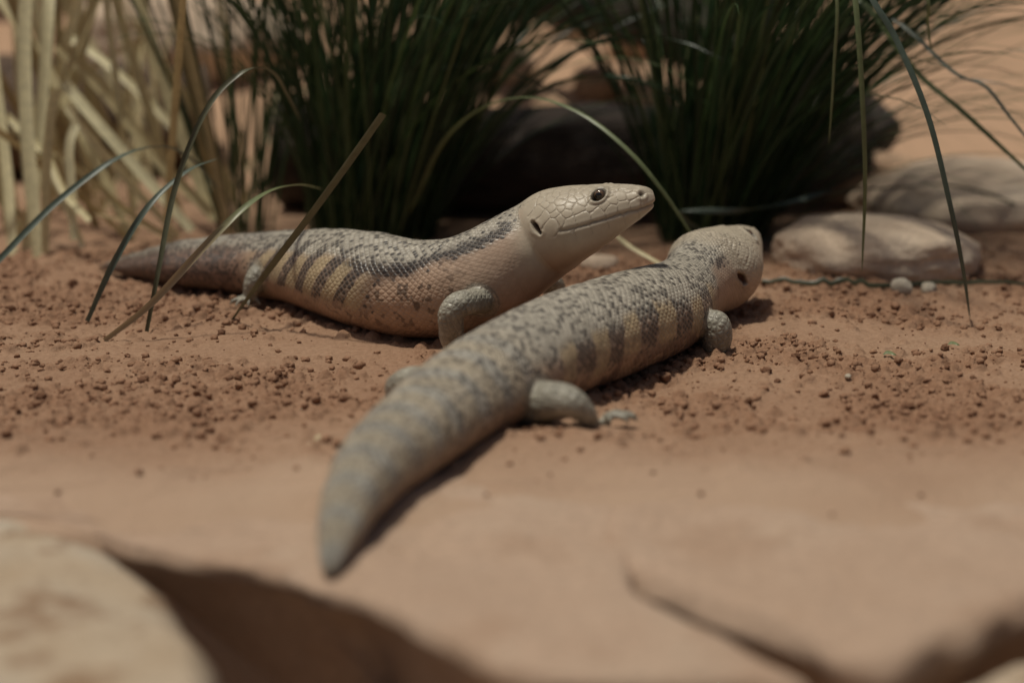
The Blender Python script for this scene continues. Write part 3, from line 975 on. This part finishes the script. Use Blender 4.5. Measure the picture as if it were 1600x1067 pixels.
    plate_h = np.zeros(N); plate_h[pm] = -0.00012 * (1 - sstep(0, 0.0012, edge[pm]))
    disp += plate_h
    X = X + no * disp[:, None]
    X0 = X - base
    me.vertices.foreach_set('co', X0.astype(np.float32).ravel())
    def fa(nm, arr):
        q = me.attributes.new(nm, 'FLOAT', 'POINT'); q.data.foreach_set('value', np.asarray(arr, np.float32))
    q = me.attributes.new('suv', 'FLOAT_VECTOR', 'POINT'); q.data.foreach_set('vector', SUV.astype(np.float32).ravel())
    q = me.attributes.new('skincol', 'FLOAT_COLOR', 'POINT')
    q.data.foreach_set('color', np.c_[np.clip(col_, 0, 1), np.ones(N)].astype(np.float32).ravel())
    fa('spk', np.clip(spk, 0, 1)); fa('scaleamp', np.clip(amp, 0, 1)); fa('plate', edge)
    me.polygons.foreach_set('use_smooth', np.ones(len(me.polygons), bool))
    me.update()
    root = empty(name, base)
    tag(root, label, 'lizard', 'blue-grey spotted lizards')
    body = put('body', me, SKIN, root)
    # eyes
    for sg in (1, -1):
        c_ = ear + hx * eye[0] + hy * sg * (eye[1] - ft['eye_in']) + hz * eye[2]
        eyeball(c_ - base, hx, hy * sg, hz, 0.0031, root)
    return root

def mat_eye():
    M = NT('eye_glossy')
    a_ = M.attr('iris').outputs['Fac']
    c = M.ramp(a_, [(0.0, (0.006, 0.005, 0.004)), (0.40, (0.008, 0.006, 0.005)), (0.48, (0.14, 0.085, 0.045)), (0.85, (0.08, 0.05, 0.03)), (1.0, (0.02, 0.014, 0.01))])
    M.l(c, M.b.inputs['Base Color'])
    M.setp(Roughness=0.08)
    M.b.inputs['Coat Weight'].default_value = 0.6
    return M.m
EYE = mat_eye()

def eyeball(c, ax, out, up, r, parent):
    nlat, nlon = 20, 28
    V, I = [], []
    for i in range(nlat + 1):
        th = i / nlat * math.pi
        for j in range(nlon):
            a_ = j / nlon * 2 * math.pi
            V.append(c + (out * math.cos(th) * 0.9 + (ax * math.cos(a_) + up * 0.92 * math.sin(a_)) * math.sin(th)) * r)
            I.append(min(1.0, th / 1.35))
    F = []
    for i in range(nlat):
        for j in range(nlon):
            k = (j + 1) % nlon
            F.append((i * nlon + j, i * nlon + k, (i + 1) * nlon + k, (i + 1) * nlon + j))
    m = mesh_of('eye', V, F)
    q = m.attributes.new('iris', 'FLOAT', 'POINT'); q.data.foreach_set('value', np.array(I, np.float32))
    return put('eye', m, EYE, parent)

def chain(pts):
    """(u, v, distance, radius in photo pixels)"""
    return [(at(u, v, y), r * pxsize(y)) for u, v, y, r in pts]

def toes(root_, r, dirs, length, spread_r=0.0012):
    out = []
    for dx, dy, f in dirs:
        d = np.array([dx, dy, 0.0]); d /= np.linalg.norm(d)
        L_ = length * f
        p0 = np.array(root_)
        p1 = p0 + d * L_ * 0.45 + np.array([0, 0, 0.0012]); p2 = p0 + d * L_ * 0.8 + np.array([0, 0, 0.0004]); p3 = p0 + d * L_ + np.array([0, 0, -0.0016])
        out.append([(p0, spread_r * 1.5), (p1, spread_r * 1.2), (p2, spread_r), (p3, spread_r * 0.55)])
    return out

# ---------- lizard with the raised head
def st(u, v, y, top, bot, w):
    k = pxsize(y)
    return (at(u, v, y), w * k, top * k, bot * k)
ST_B = [st(154, 417, 1.160, 2, 2, 2), st(180, 416, 1.145, 11, 10, 11), st(220, 414, 1.132, 21, 21, 24), st(280, 412, 1.112, 35, 34, 38),
        st(340, 412, 1.098, 43, 43, 47), st(400, 413, 1.085, 49, 50, 54), st(460, 417, 1.066, 57, 56, 63), st(520, 427, 1.042, 69, 66, 74),
        st(580, 440, 1.016, 77, 73, 82), st(640, 452, 0.996, 77, 74, 84), st(700, 449, 0.984, 76, 78, 82), st(757, 428, 0.975, 72, 80, 74),
        st(805, 398, 0.974, 67, 74, 66), st(845, 372, 0.976, 62, 68, 61), st(868, 357, 0.972, 62, 67, 67), st(892, 347, 0.969, 57, 62, 69), st(915, 339, 0.967, 51, 56, 64),
        st(945, 329, 0.965, 42, 46, 52), st(978, 320, 0.963, 33, 33, 38), st(1001, 314, 0.961, 25, 24, 28), st(1014, 312, 0.960, 18, 17, 20), st(1020, 312, 0.959, 11, 10, 12), st(1023, 312, 0.959, 4, 4, 4)]
foot = onz(390, 468, 0.003)
LB = [chain([(765, 466, 0.965, 20), (742, 471, 0.948, 20), (720, 475, 0.940, 21), (705, 488, 0.938, 21), (705, 512, 0.942, 20), (707, 533, 0.948, 17), (722, 541, 0.952, 12)]),
      chain([(425, 425, 1.085, 18), (412, 424, 1.062, 17), (402, 432, 1.055, 17), (394, 448, 1.055, 15), (390, 461, 1.058, 11), (389, 469, 1.060, 8)])]
p_ = at(389, 468, 1.058)
LB += toes((p_[0], p_[1], 0.0050), 0, [(-1, -0.5, 0.95), (-0.6, -1, 1.0), (0.1, -1, 0.9), (0.8, -0.6, 0.7), (-1, 0.2, 0.7)], 0.012)
p_ = at(722, 545, 0.952)
LB += toes((p_[0], p_[1], 0.003), 0, [(1, -0.3, 0.9), (0.7, -0.9, 1.0), (0.1, -1, 0.9), (1, 0.4, 0.8), (-0.6, -0.8, 0.7)], 0.013)
# the far side's limbs, resting on the sand
LB += [[((-0.004, 1.0, 0.030), 0.008), ((0.010, 1.028, 0.028), 0.0075), ((0.022, 1.040, 0.016), 0.0065), ((0.026, 1.048, 0.005), 0.0045), ((0.036, 1.052, 0.003), 0.003)],
       [((-0.13, 1.085, 0.016), 0.007), ((-0.118, 1.118, 0.016), 0.0065), ((-0.125, 1.13, 0.006), 0.005), ((-0.115, 1.14, 0.003), 0.003)]]

earB, snoB = at(842, 362, 0.976), at(1021, 313, 0.959)
# features read off the profile: pixels hit the body's near side
def head_feat(stn, ear, snout, to_px):
    P = np.array([s_[0] for s_ in stn]); Rd = np.array([s_[1:4] for s_ in stn])
    Cc = catmull(P, 400); Rc = catmull(Rd, 400); T, S, U = frames(Cc)
    NS = 64; ph = np.arange(NS) / NS * 2 * math.pi
    sn, cs = np.sin(ph), np.cos(ph)
    dl = np.r_[0, np.cumsum(np.linalg.norm(np.diff(Cc, axis=0), axis=1))]
    sn2, cs2 = ring_xy(dl, sn, cs, dl[-1] - 0.055)
    V = (Cc[:, None] + S[:, None] * (Rc[:, 0:1] * sn2)[..., None] + U[:, None] * (np.where(cs > 0, Rc[:, 1:2], Rc[:, 2:3]) * cs2)[..., None]).reshape(-1, 3)
    F = [(k * NS + i, k * NS + (i + 1) % NS, (k + 1) * NS + (i + 1) % NS, (k + 1) * NS + i) for k in range(399) for i in range(NS)]
    bvh = BVHTree.FromPolygons([tuple(p) for p in V], F)
    hl = np.linalg.norm(snout - ear)
    hx = (snout - ear) / hl; hy = np.cross(hx, [0, 0, 1]); hy /= np.linalg.norm(hy); hz = np.cross(hy, hx)
    def loc(u, v):
        h = bvh.ray_cast(Vector(CAMP), Vector(ray(u, v)).normalized())[0]
        if h is None:
            h = bvh.find_nearest(Vector(at(u, v, 0.952)))[0]
        r_ = np.array(h) - ear
        return np.array([r_ @ hx, abs(r_ @ hy), r_ @ hz])
    def top(t, y):
        p = ear + hx * t * hl + hy * y + hz * 0.08
        h = bvh.ray_cast(Vector(p), Vector(-hz))[0]
        if h is None: return None
        r_ = np.array(h) - ear
        return np.array([r_ @ hx, abs(r_ @ hy), r_ @ hz])
    def snap(q, k=1.12):
        p = ear + hx * q[0] + hy * q[1] * k + hz * q[2] * k
        r_ = np.array(bvh.find_nearest(Vector(p))[0]) - ear
        return np.array([r_ @ hx, r_ @ hy, r_ @ hz])
    return loc, top, hl, snap
loc, topf, hlB, _sn = head_feat(ST_B, earB, snoB, None)
plates_px = [(1008, 316), (993, 318), (975, 322), (955, 327), (933, 333), (910, 341), (889, 350),
             (986, 306), (970, 306), (957, 312), (998, 295), (978, 294), (957, 294), (915, 302), (912, 314), (926, 323), (943, 320), (951, 303), (932, 294), (912, 292),
             (897, 300), (883, 299), (868, 304), (894, 312), (876, 315), (903, 327), (884, 333), (867, 334), (852, 320), (854, 306), (850, 337), (864, 348),
             (1008, 331), (988, 338), (963, 347), (937, 356), (911, 365), (887, 372),
             (905, 307), (889, 322), (876, 326), (861, 326), (860, 312), (843, 330), (874, 343), (846, 312), (880, 308)]
plates = [loc(*p) for p in plates_px]
for t_, ys_ in ((0.93, [0.003]), (0.84, [0.0, 0.006]), (0.72, [0.004, 0.009]), (0.6, [0.0, 0.008]), (0.47, [0.005, 0.011]), (0.33, [0.0, 0.008]), (0.2, [0.005, 0.012]), (0.08, [0.0, 0.008, 0.014])):
    for y_ in ys_:
        q_ = topf(t_, y_)
        if q_ is not None:
            plates.append(q_)
            if y_ > 0: plates.append(q_ * np.array([1, -1, 1]))
mouth = [loc(u, v)[[0, 2]] for u, v in [(1016, 321), (1000, 327), (975, 333), (950, 341), (920, 350), (895, 357), (876, 361)]]
mouth = [mouth[0] + np.array([0.004, 0.0005])] + mouth
eyeB = loc(935, 306)
FEAT = dict(eye=eyeB, eye_r=0.0030, eye_in=0.0026, nostril=loc(1003, 303), ear0=loc(832, 348), ear1=loc(843, 364), ear_r=0.0016,
            ear_col=(0.05, 0.02, 0.012), mouth=mouth, plates=plates)

CREAM = np.array([0.45, 0.39, 0.295]); GREY = np.array([0.41, 0.375, 0.305]); PEACH = np.array([0.44, 0.30, 0.205])
YEL = np.array([0.43, 0.335, 0.205]); BLUE = np.array([0.29, 0.275, 0.22]); BROWN = np.array([0.20, 0.125, 0.09]); PINK = np.array([0.42, 0.305, 0.22])

def lerp(a_, b_, f):
    return a_ * (1 - f)[:, None] + b_ * f[:, None]

def style_B(s, phi, X, s_len, limb, h):
    L = s_len[-1]
    t = s / L
    ap = np.abs(phi)
    N = len(s)
    n1 = fbm(X[:, 0] * 55, X[:, 1] * 55, X[:, 2] * 55, oct=3, seed=41)
    n2 = fbm(X[:, 0] * 340, X[:, 1] * 340, X[:, 2] * 340, oct=2, seed=42)
    wob = (n1 - 0.5) * 0.55
    neck = sstep(0.66, 0.80, t)
    back_edge = 0.95 - 0.12 * neck + wob * 0.5
    back = 1 - sstep(back_edge - 0.12, back_edge + 0.12, ap)
    c = np.tile(GREY, (N, 1))
    side = lerp(np.tile(PEACH, (N, 1)), PINK, neck)
    c = lerp(side, GREY, back)
    spk = 0.34 * back + 0.02 * (1 - back)
    # banded flank, hip to shoulder
    band_zone = sstep(0.34, 0.40, t) * (1 - sstep(0.60, 0.66, t)) * sstep(0.55, 0.95, ap + wob * 0.5) * (1 - sstep(1.7, 2.0, ap + wob * 0.9))
    wave = np.sin((s + 0.017 * (ap - 1.2)) / 0.0185 * 2 * math.pi + wob * 1.8 + 0.6)
    db = sstep(-0.05, 0.35, wave)
    c = lerp(c, YEL, band_zone * (1 - back) * (1 - db))
    c = lerp(c, np.array([0.16, 0.14, 0.12]), band_zone * db * 0.55)
    spk = np.where(band_zone > 0.05, spk * (1 - band_zone) + band_zone * (0.05 + 0.85 * db), spk)
    # dark stripe from the shoulder to the neck
    stripe = np.exp(-((ap - (1.00 - 0.30 * neck) - wob * 0.5) / 0.17) ** 2) * sstep(0.55, 0.62, t) * (1 - sstep(0.80, 0.85, t))
    spk = np.maximum(spk, stripe * 0.95)
    c = lerp(c, np.array([0.10, 0.085, 0.072]), stripe * 0.8)
    # flecks low on the side
    fleck = sstep(0.605, 0.65, n2) * sstep(0.42, 0.6, t) * (1 - sstep(0.72, 0.78, t)) * (1 - back) * (1 - sstep(2.2, 2.6, ap))
    c = lerp(c, np.array([0.10, 0.07, 0.05]), fleck * 0.8 * (1 - band_zone))
    # tail: grey above, brown mottled sides
    tail = 1 - sstep(0.30, 0.38, t)
    tc = lerp(np.tile(BROWN * 1.25, (N, 1)), GREY * 0.9, 1 - sstep(0.55, 1.15, ap + wob * 0.5))
    tc = lerp(tc, BROWN * 0.6, sstep(0.5, 0.62, n2) * 0.6)
    c = lerp(c, tc, tail)
    spk = spk * (1 - tail) + tail * 0.42
    c = lerp(c, CREAM, h['inhead'] * sstep(-0.016, 0.0, h['hu'] + 0.10 * np.clip(h['ha'], -1, 0.06) + 0.004))
    spk = spk * (1 - h['inhead'])
    belly = sstep(1.7, 2.5, ap) * sstep(0.35, 0.45, t) * (1 - sstep(0.9, 1, t))
    c = lerp(c, np.array([0.33, 0.19, 0.125]), belly * 0.6)
    c = lerp(c, BLUE * (0.85 + 0.5 * n2[:, None]), limb)
    spk = spk * (1 - limb) + 0.05 * limb
    amp = (0.85 * np.maximum(back, tail) + 0.5 * (1 - np.maximum(back, tail)) * (1 - 0.75 * neck))
    amp = np.maximum(amp, stripe * 0.8)
    amp = amp * (1 - limb) + 0.75 * limb
    carve = np.zeros(N)
    return c, spk, amp, carve, None

skink('lizard', 'grey lizard with raised head, pale scaly cheek and long slender tail', ST_B, LB, dict(ear=earB, snout=snoB, feat=FEAT), style_B)

# ---------- lizard lying with its back to the viewer
def sa(u, v, r, wr=1.06, hr=0.92, hb=0.88):
    rr_ = ray(u, v)
    # distance where the centre stands one belly radius above the sand
    y = 0.7
    for _ in range(30):
        z = r * pxsize(y) * hb - 0.0025
        y = onz(u, v, z)[1]
    k = pxsize(y)
    return (at(u, v, y), r * k * wr, r * k * hr, r * k * hb)
ST_A = [sa(514, 897, 9, 1, 1, 1), sa(519, 870, 23, 1, 1, 1), sa(530, 832, 36, 1, 1, 1), sa(548, 787, 49, 1, 1, 1), sa(582, 734, 63, 1, 1, .95), sa(640, 682, 73), sa(715, 627, 81), sa(795, 580, 87),
        sa(880, 539, 88), sa(955, 512, 86), sa(1022, 488, 80)]
yA = ST_A[-1][0][1]
sh = at(1075, 465, 1.0)
hdir = np.array([math.sin(R(31)), math.cos(R(31)), 0.03]); hdir /= np.linalg.norm(hdir)
earA = at(1098, 430, 1.022)
K = hlB
ST_A += [(at(1056, 469, 0.983), 0.0218, 0.0205, 0.0205), (at(1078, 450, 1.002), 0.0182, 0.0190, 0.0200)]
profH = [(-0.02, 0.0208, 0.0208, 0.0225), (0.13, 0.0252, 0.0215, 0.0228), (0.27, 0.0255, 0.0200, 0.0212), (0.41, 0.0230, 0.0178, 0.0188), (0.58, 0.0180, 0.0144, 0.0152), (0.76, 0.0130, 0.0110, 0.0110),
         (0.89, 0.0090, 0.0080, 0.0076), (0.96, 0.0056, 0.0054, 0.0048), (1.0, 0.0022, 0.0022, 0.002)]
for t_, w_, ht_, hb_ in profH:
    ST_A.append((earA + hdir * K * t_ + np.array([0, 0, 0.010 * max(t_, 0)]), w_, ht_, hb_))
snoA = earA + hdir * K + np.array([0, 0, 0.010])
LA = [chain([(1072, 515, 0.985, 20), (1090, 518, 0.966, 19), (1103, 507, 0.958, 19), (1119, 508, 0.953, 22), (1121, 530, 0.954, 23), (1114, 548, 0.960, 20), (1119, 560, 0.966, 14)]),
      chain([(795, 625, 0.85, 34), (828, 634, 0.826, 35), (862, 626, 0.812, 31), (893, 628, 0.805, 25), (914, 645, 0.805, 19), (923, 660, 0.810, 13), (936, 664, 0.815, 10), (948, 664, 0.818, 9)]),
      [((-0.022, 0.828, 0.016), 0.008), ((-0.042, 0.840, 0.0155), 0.0068), ((-0.0500, 0.848, 0.011), 0.0058), ((-0.0515, 0.858, 0.005), 0.0042), ((-0.048, 0.868, 0.003), 0.0032)]]
p_ = at(946, 664, 0.818)
LA += toes((p_[0], p_[1], 0.0055), 0, [(1, 0.28, 1.0), (1, -0.05, 0.95), (1, -0.45, 0.75), (0.9, 0.7, 0.8), (0.3, -1, 0.45)], 0.0145, 0.0013)
p_ = at(1121, 562, 0.966)
LA += toes((p_[0], p_[1], 0.002), 0, [(1, 0.6, 0.8), (0.8, 1, 0.9), (0.3, 1, 0.9), (1, 0.1, 0.7)], 0.012)
FEATA = dict(FEAT)
_, _, _, snapA = head_feat(ST_A, earA, snoA, None)
FEATA['eye'] = snapA(FEAT['eye'] * np.array([0.97, 1, 1.1])); FEATA['nostril'] = snapA(FEAT['nostril']); FEATA['plates'] = [snapA(q_) for q_ in FEAT['plates']]
FEATA['ear0'] = np.array([-0.001, 0.0215, 0.005]); FEATA['ear1'] = np.array([0.003, 0.0228, -0.003]); FEATA['ear_r'] = 0.0019
FEATA['ear_col'] = (0.17, 0.075, 0.048)

def style_A(s, phi, X, s_len, limb, h):
    L = s_len[-1]; t = s / L; ap = np.abs(phi); N = len(s)
    n1 = fbm(X[:, 0] * 50, X[:, 1] * 50, X[:, 2] * 50, oct=3, seed=51)
    n2 = fbm(X[:, 0] * 150, X[:, 1] * 150, X[:, 2] * 150, oct=2, seed=52)
    wob = (n1 - 0.5) * 0.55
    back = 1 - sstep(1.0, 1.35, ap + wob * 0.5)
    c = lerp(np.tile(PEACH * 0.95, (N, 1)), GREY, back)
    spk = (0.36 + 0.5 * (n1 - 0.5)) * back + 0.10 * (1 - back)
    tail = 1 - sstep(0.36, 0.46, t)
    neck = sstep(0.795, 0.825, t)
    zone = sstep(0.42, 0.48, t) * (1 - sstep(0.76, 0.80, t)) * sstep(0.85, 1.15, ap + wob * 0.9) * (1 - sstep(1.7, 1.95, ap + wob * 0.9))
    wave = np.sin((s + 0.004 * (ap - 1.2)) / 0.030 * 2 * math.pi + wob * 3.2 + 1.2)
    db = sstep(-0.35, 0.15, wave)
    c = lerp(c, YEL * 1.02, zone * (1 - db))
    c = lerp(c, np.array([0.18, 0.168, 0.148]), zone * db * 0.4)
    spk = spk * (1 - zone) + zone * (0.06 + 0.72 * db)
    low = sstep(1.6, 1.9, ap) * (1 - sstep(2.5, 2.9, ap)) * (1 - neck) * (1 - tail)
    c = lerp(c, np.array([0.14, 0.085, 0.07]), low * sstep(0.5, 0.6, n2) * 0.7)
    # tail: pale grey with faint broken bands
    tw = sstep(-0.1, 0.6, np.sin(s / 0.021 * 2 * math.pi + wob * 5))
    tc = lerp(np.tile(GREY * np.array([1.0, 1.03, 1.07]), (N, 1)), YEL, (1 - tw) * 0.5)
    tc = lerp(tc, np.array([0.17, 0.155, 0.135]), tw * 0.3 * sstep(0.42, 0.58, n1))
    tc = lerp(tc, PEACH * 0.75, sstep(1.3, 1.9, ap))
    c = lerp(c, tc, tail)
    spk = spk * (1 - tail) + tail * (0.22 + 0.16 * tw) * (1 - sstep(1.2, 1.8, ap) * 0.6)
    # neck: smooth and pink below the nape
    nk = neck * sstep(0.72, 0.95, ap + wob * 0.5)
    c = lerp(c, PINK, nk * 0.9); spk = spk * (1 - nk)
    patch = np.exp(-((ap - 0.85) / 0.16) ** 2) * np.exp(-((t - 0.845) / 0.018) ** 2)
    spk = np.maximum(spk, patch * 0.9); c = lerp(c, np.array([0.12, 0.1, 0.09]), patch * 0.7)
    hd = h['inhead']
    c = lerp(c, CREAM, hd * sstep(-0.008, 0.006, h['hu'] + h['ha'] * 0.3))
    c = lerp(c, PINK, hd * (1 - sstep(-0.008, 0.006, h['hu'] + h['ha'] * 0.3)) * 0.8)
    spk = spk * (1 - hd)
    c = lerp(c, BLUE * (0.85 + 0.5 * n2[:, None]), limb)
    spk = spk * (1 - limb) + 0.05 * limb
    amp = 0.85 * (1 - 0.6 * nk)
    amp = amp * (1 - limb) + 0.8 * limb
    return c, spk, amp, np.zeros(N), None

skink('lizard', 'grey lizard lying stretched out with its blunt tail on the dusty slab', ST_A, LA, dict(ear=earA, snout=snoA, feat=FEATA, bare=0.006), style_A)

# ------------------------------------------------------------------ loose earth
def lumpy(V, k):
    nz_ = fbm(V[:, 0] * 1.9 + k * 7, V[:, 1] * 1.9, V[:, 2] * 1.9, oct=3, seed=70 + k) - 0.5
    return V * (1 + 1.6 * nz_)[:, None] * np.array([1, 0.9 + 0.1 * (k % 2), 0.75])
big_p = [(lumpy(ICO1, k), np.array(ICO1F)) for k in range(6)]
small_p = [(lumpy(ICO0, k), np.array(ICO0F)) for k in range(6)]
n = 26000
cx = rng.uniform(-0.36, 0.36, n); cy = rng.uniform(0.74, 1.22, n)
ok = rng.uniform(0, 1, n) < crumb_mask(cx, cy) ** 1.2 * 0.8 + 0.012
cx, cy = cx[ok], cy[ok]
cr = 0.0005 + 0.0019 * rng.uniform(0, 1, len(cx)) ** 4
Vs, Fs, off = [], [], 0
for x, y, r in zip(cx, cy, cr):
    V, FI = (big_p if r > 0.0011 else small_p)[int(rng.integers(6))]
    a_ = rng.uniform(0, 6.28); c_, s_ = math.cos(a_), math.sin(a_)
    W = np.c_[V[:, 0] * c_ - V[:, 1] * s_, V[:, 0] * s_ + V[:, 1] * c_, V[:, 2]] * r
    W += np.array([x, y, gz(x, y) + r * 0.3])
    Vs.append(W); Fs.append(FI + off); off += len(W)
crumbs = put('earth_crumbs', mesh_np('earth_crumbs', np.vstack(Vs), np.vstack(Fs)), CRUMB)
tag(crumbs, 'loose red-brown earth crumbs strewn over the sand', 'earth', None, 'stuff')

clod_me = []
for k in range(6):
    V, F = ICO2, ICO2F
    nz_ = fbm(V[:, 0] * 2.2 + k * 5, V[:, 1] * 2.2, V[:, 2] * 2.2, oct=4, seed=90 + k) - 0.5
    m = mesh_of('earth_clod', V * (1 + 1.5 * nz_)[:, None] * np.array([1, 0.85, 0.72]), F)
    m.materials.append(CLOD)
    clod_me.append(m)
k = 0
spots = [(385, 580, 9), (245, 625, 9), (345, 685, 8), (55, 562, 13), (95, 560, 8), (240, 480, 7), (395, 520, 6), (230, 628, 7), (1560, 512, 10), (1345, 500, 7), (1215, 588, 9), (1245, 497, 6),
         (1095, 768, 8), (760, 765, 7), (925, 780, 6), (1020, 745, 6), (1300, 800, 6), (1440, 770, 7), (90, 760, 8), (300, 745, 6), (1200, 870, 6), (860, 740, 5), (1520, 590, 8), (1480, 577, 8), (1400, 680, 7), (1315, 690, 8), (1485, 678, 7), (350, 505, 6), (275, 520, 6), (180, 660, 6), (460, 555, 8), (480, 560, 7), (430, 620, 6)]
for u, v, r in spots:
    p = onz(u, v, 0.002); spots_r = r * 0.62 * pxsize(p[1])
    o = put('earth_clod', clod_me[k % 6]); o.location = (p[0], p[1], gz(p[0], p[1]) + spots_r * 0.35)
    o.scale = (spots_r,) * 3; o.rotation_euler = (0, 0, k * 1.3)
    tag(o, 'dark red-brown clod of earth lying on the sand', 'earth clod', 'earth clods on the sand'); k += 1
while k < 150:
    x, y = rng.uniform(-0.32, 0.34), rng.uniform(0.80, 1.15)
    if rng.uniform() > crumb_mask(np.array([x]), np.array([y]))[0] ** 1.5: continue
    r = 0.0013 + 0.0017 * rng.uniform() ** 2
    o = put('earth_clod', clod_me[k % 6]); o.location = (x, y, gz(x, y) + r * 0.35)
    o.scale = (r,) * 3; o.rotation_euler = (0, 0, rng.uniform(0, 6.28))
    tag(o, 'dark red-brown clod of earth lying on the sand', 'earth clod', 'earth clods on the sand'); k += 1

# small things dropped on the sand
for (u, v, r, lab) in [(1390, 556, 8, 'small green leaf scrap lying on the crumbly sand'), (1490, 540, 7, 'curled greenish leaf scrap beside a dark clod')]:
    p = onz(u, v, 0.002); rr_ = r * pxsize(p[1])
    C = np.array([[p[0] + rr_ * (t_ - 0.5) * 2.4, p[1] + 0.002 * math.sin(t_ * 5), gz(p[0], p[1]) + 0.0015 + 0.0012 * math.sin(t_ * 3)] for t_ in np.linspace(0, 1, 9)])
    o = blade_obj('leaf_scrap', [blade_mesh(C, rr_ * 1.2, 0.5, 0.4, (0, 1, 0.2), 0.15, 0.2)], LIME, None, tuple(C[4]))
    tag(o, lab, 'leaf scrap')
for (u, v, r, lab) in [(1325, 588, 5, 'tiny cream pebble among the crumbs beside the larger clods'), (1105, 826, 6, 'tiny cream pebble at the edge of the dusty slab')]:
    p = onz(u, v, 0.002); rr_ = r * pxsize(p[1])
    o = stone('pebble', (p[0], p[1], gz(p[0], p[1]) - rr_ * 0.3), (rr_, rr_, rr_ * 0.8), PEB, 77, hi=False)
    tag(o, lab, 'pebble')
C = np.array([onz(484, 694, 0.003), onz(492, 688, 0.004), onz(500, 680, 0.0035)])
o = blade_obj('straw_bit', [blade_mesh(catmull(C, 6), 0.0016, 0.9, 0.2, (1, -0.3, 0), cut=True)], STRAW, None, tuple(C[0]))
tag(o, 'short bit of straw lying on sand beside the grey tail', 'straw')
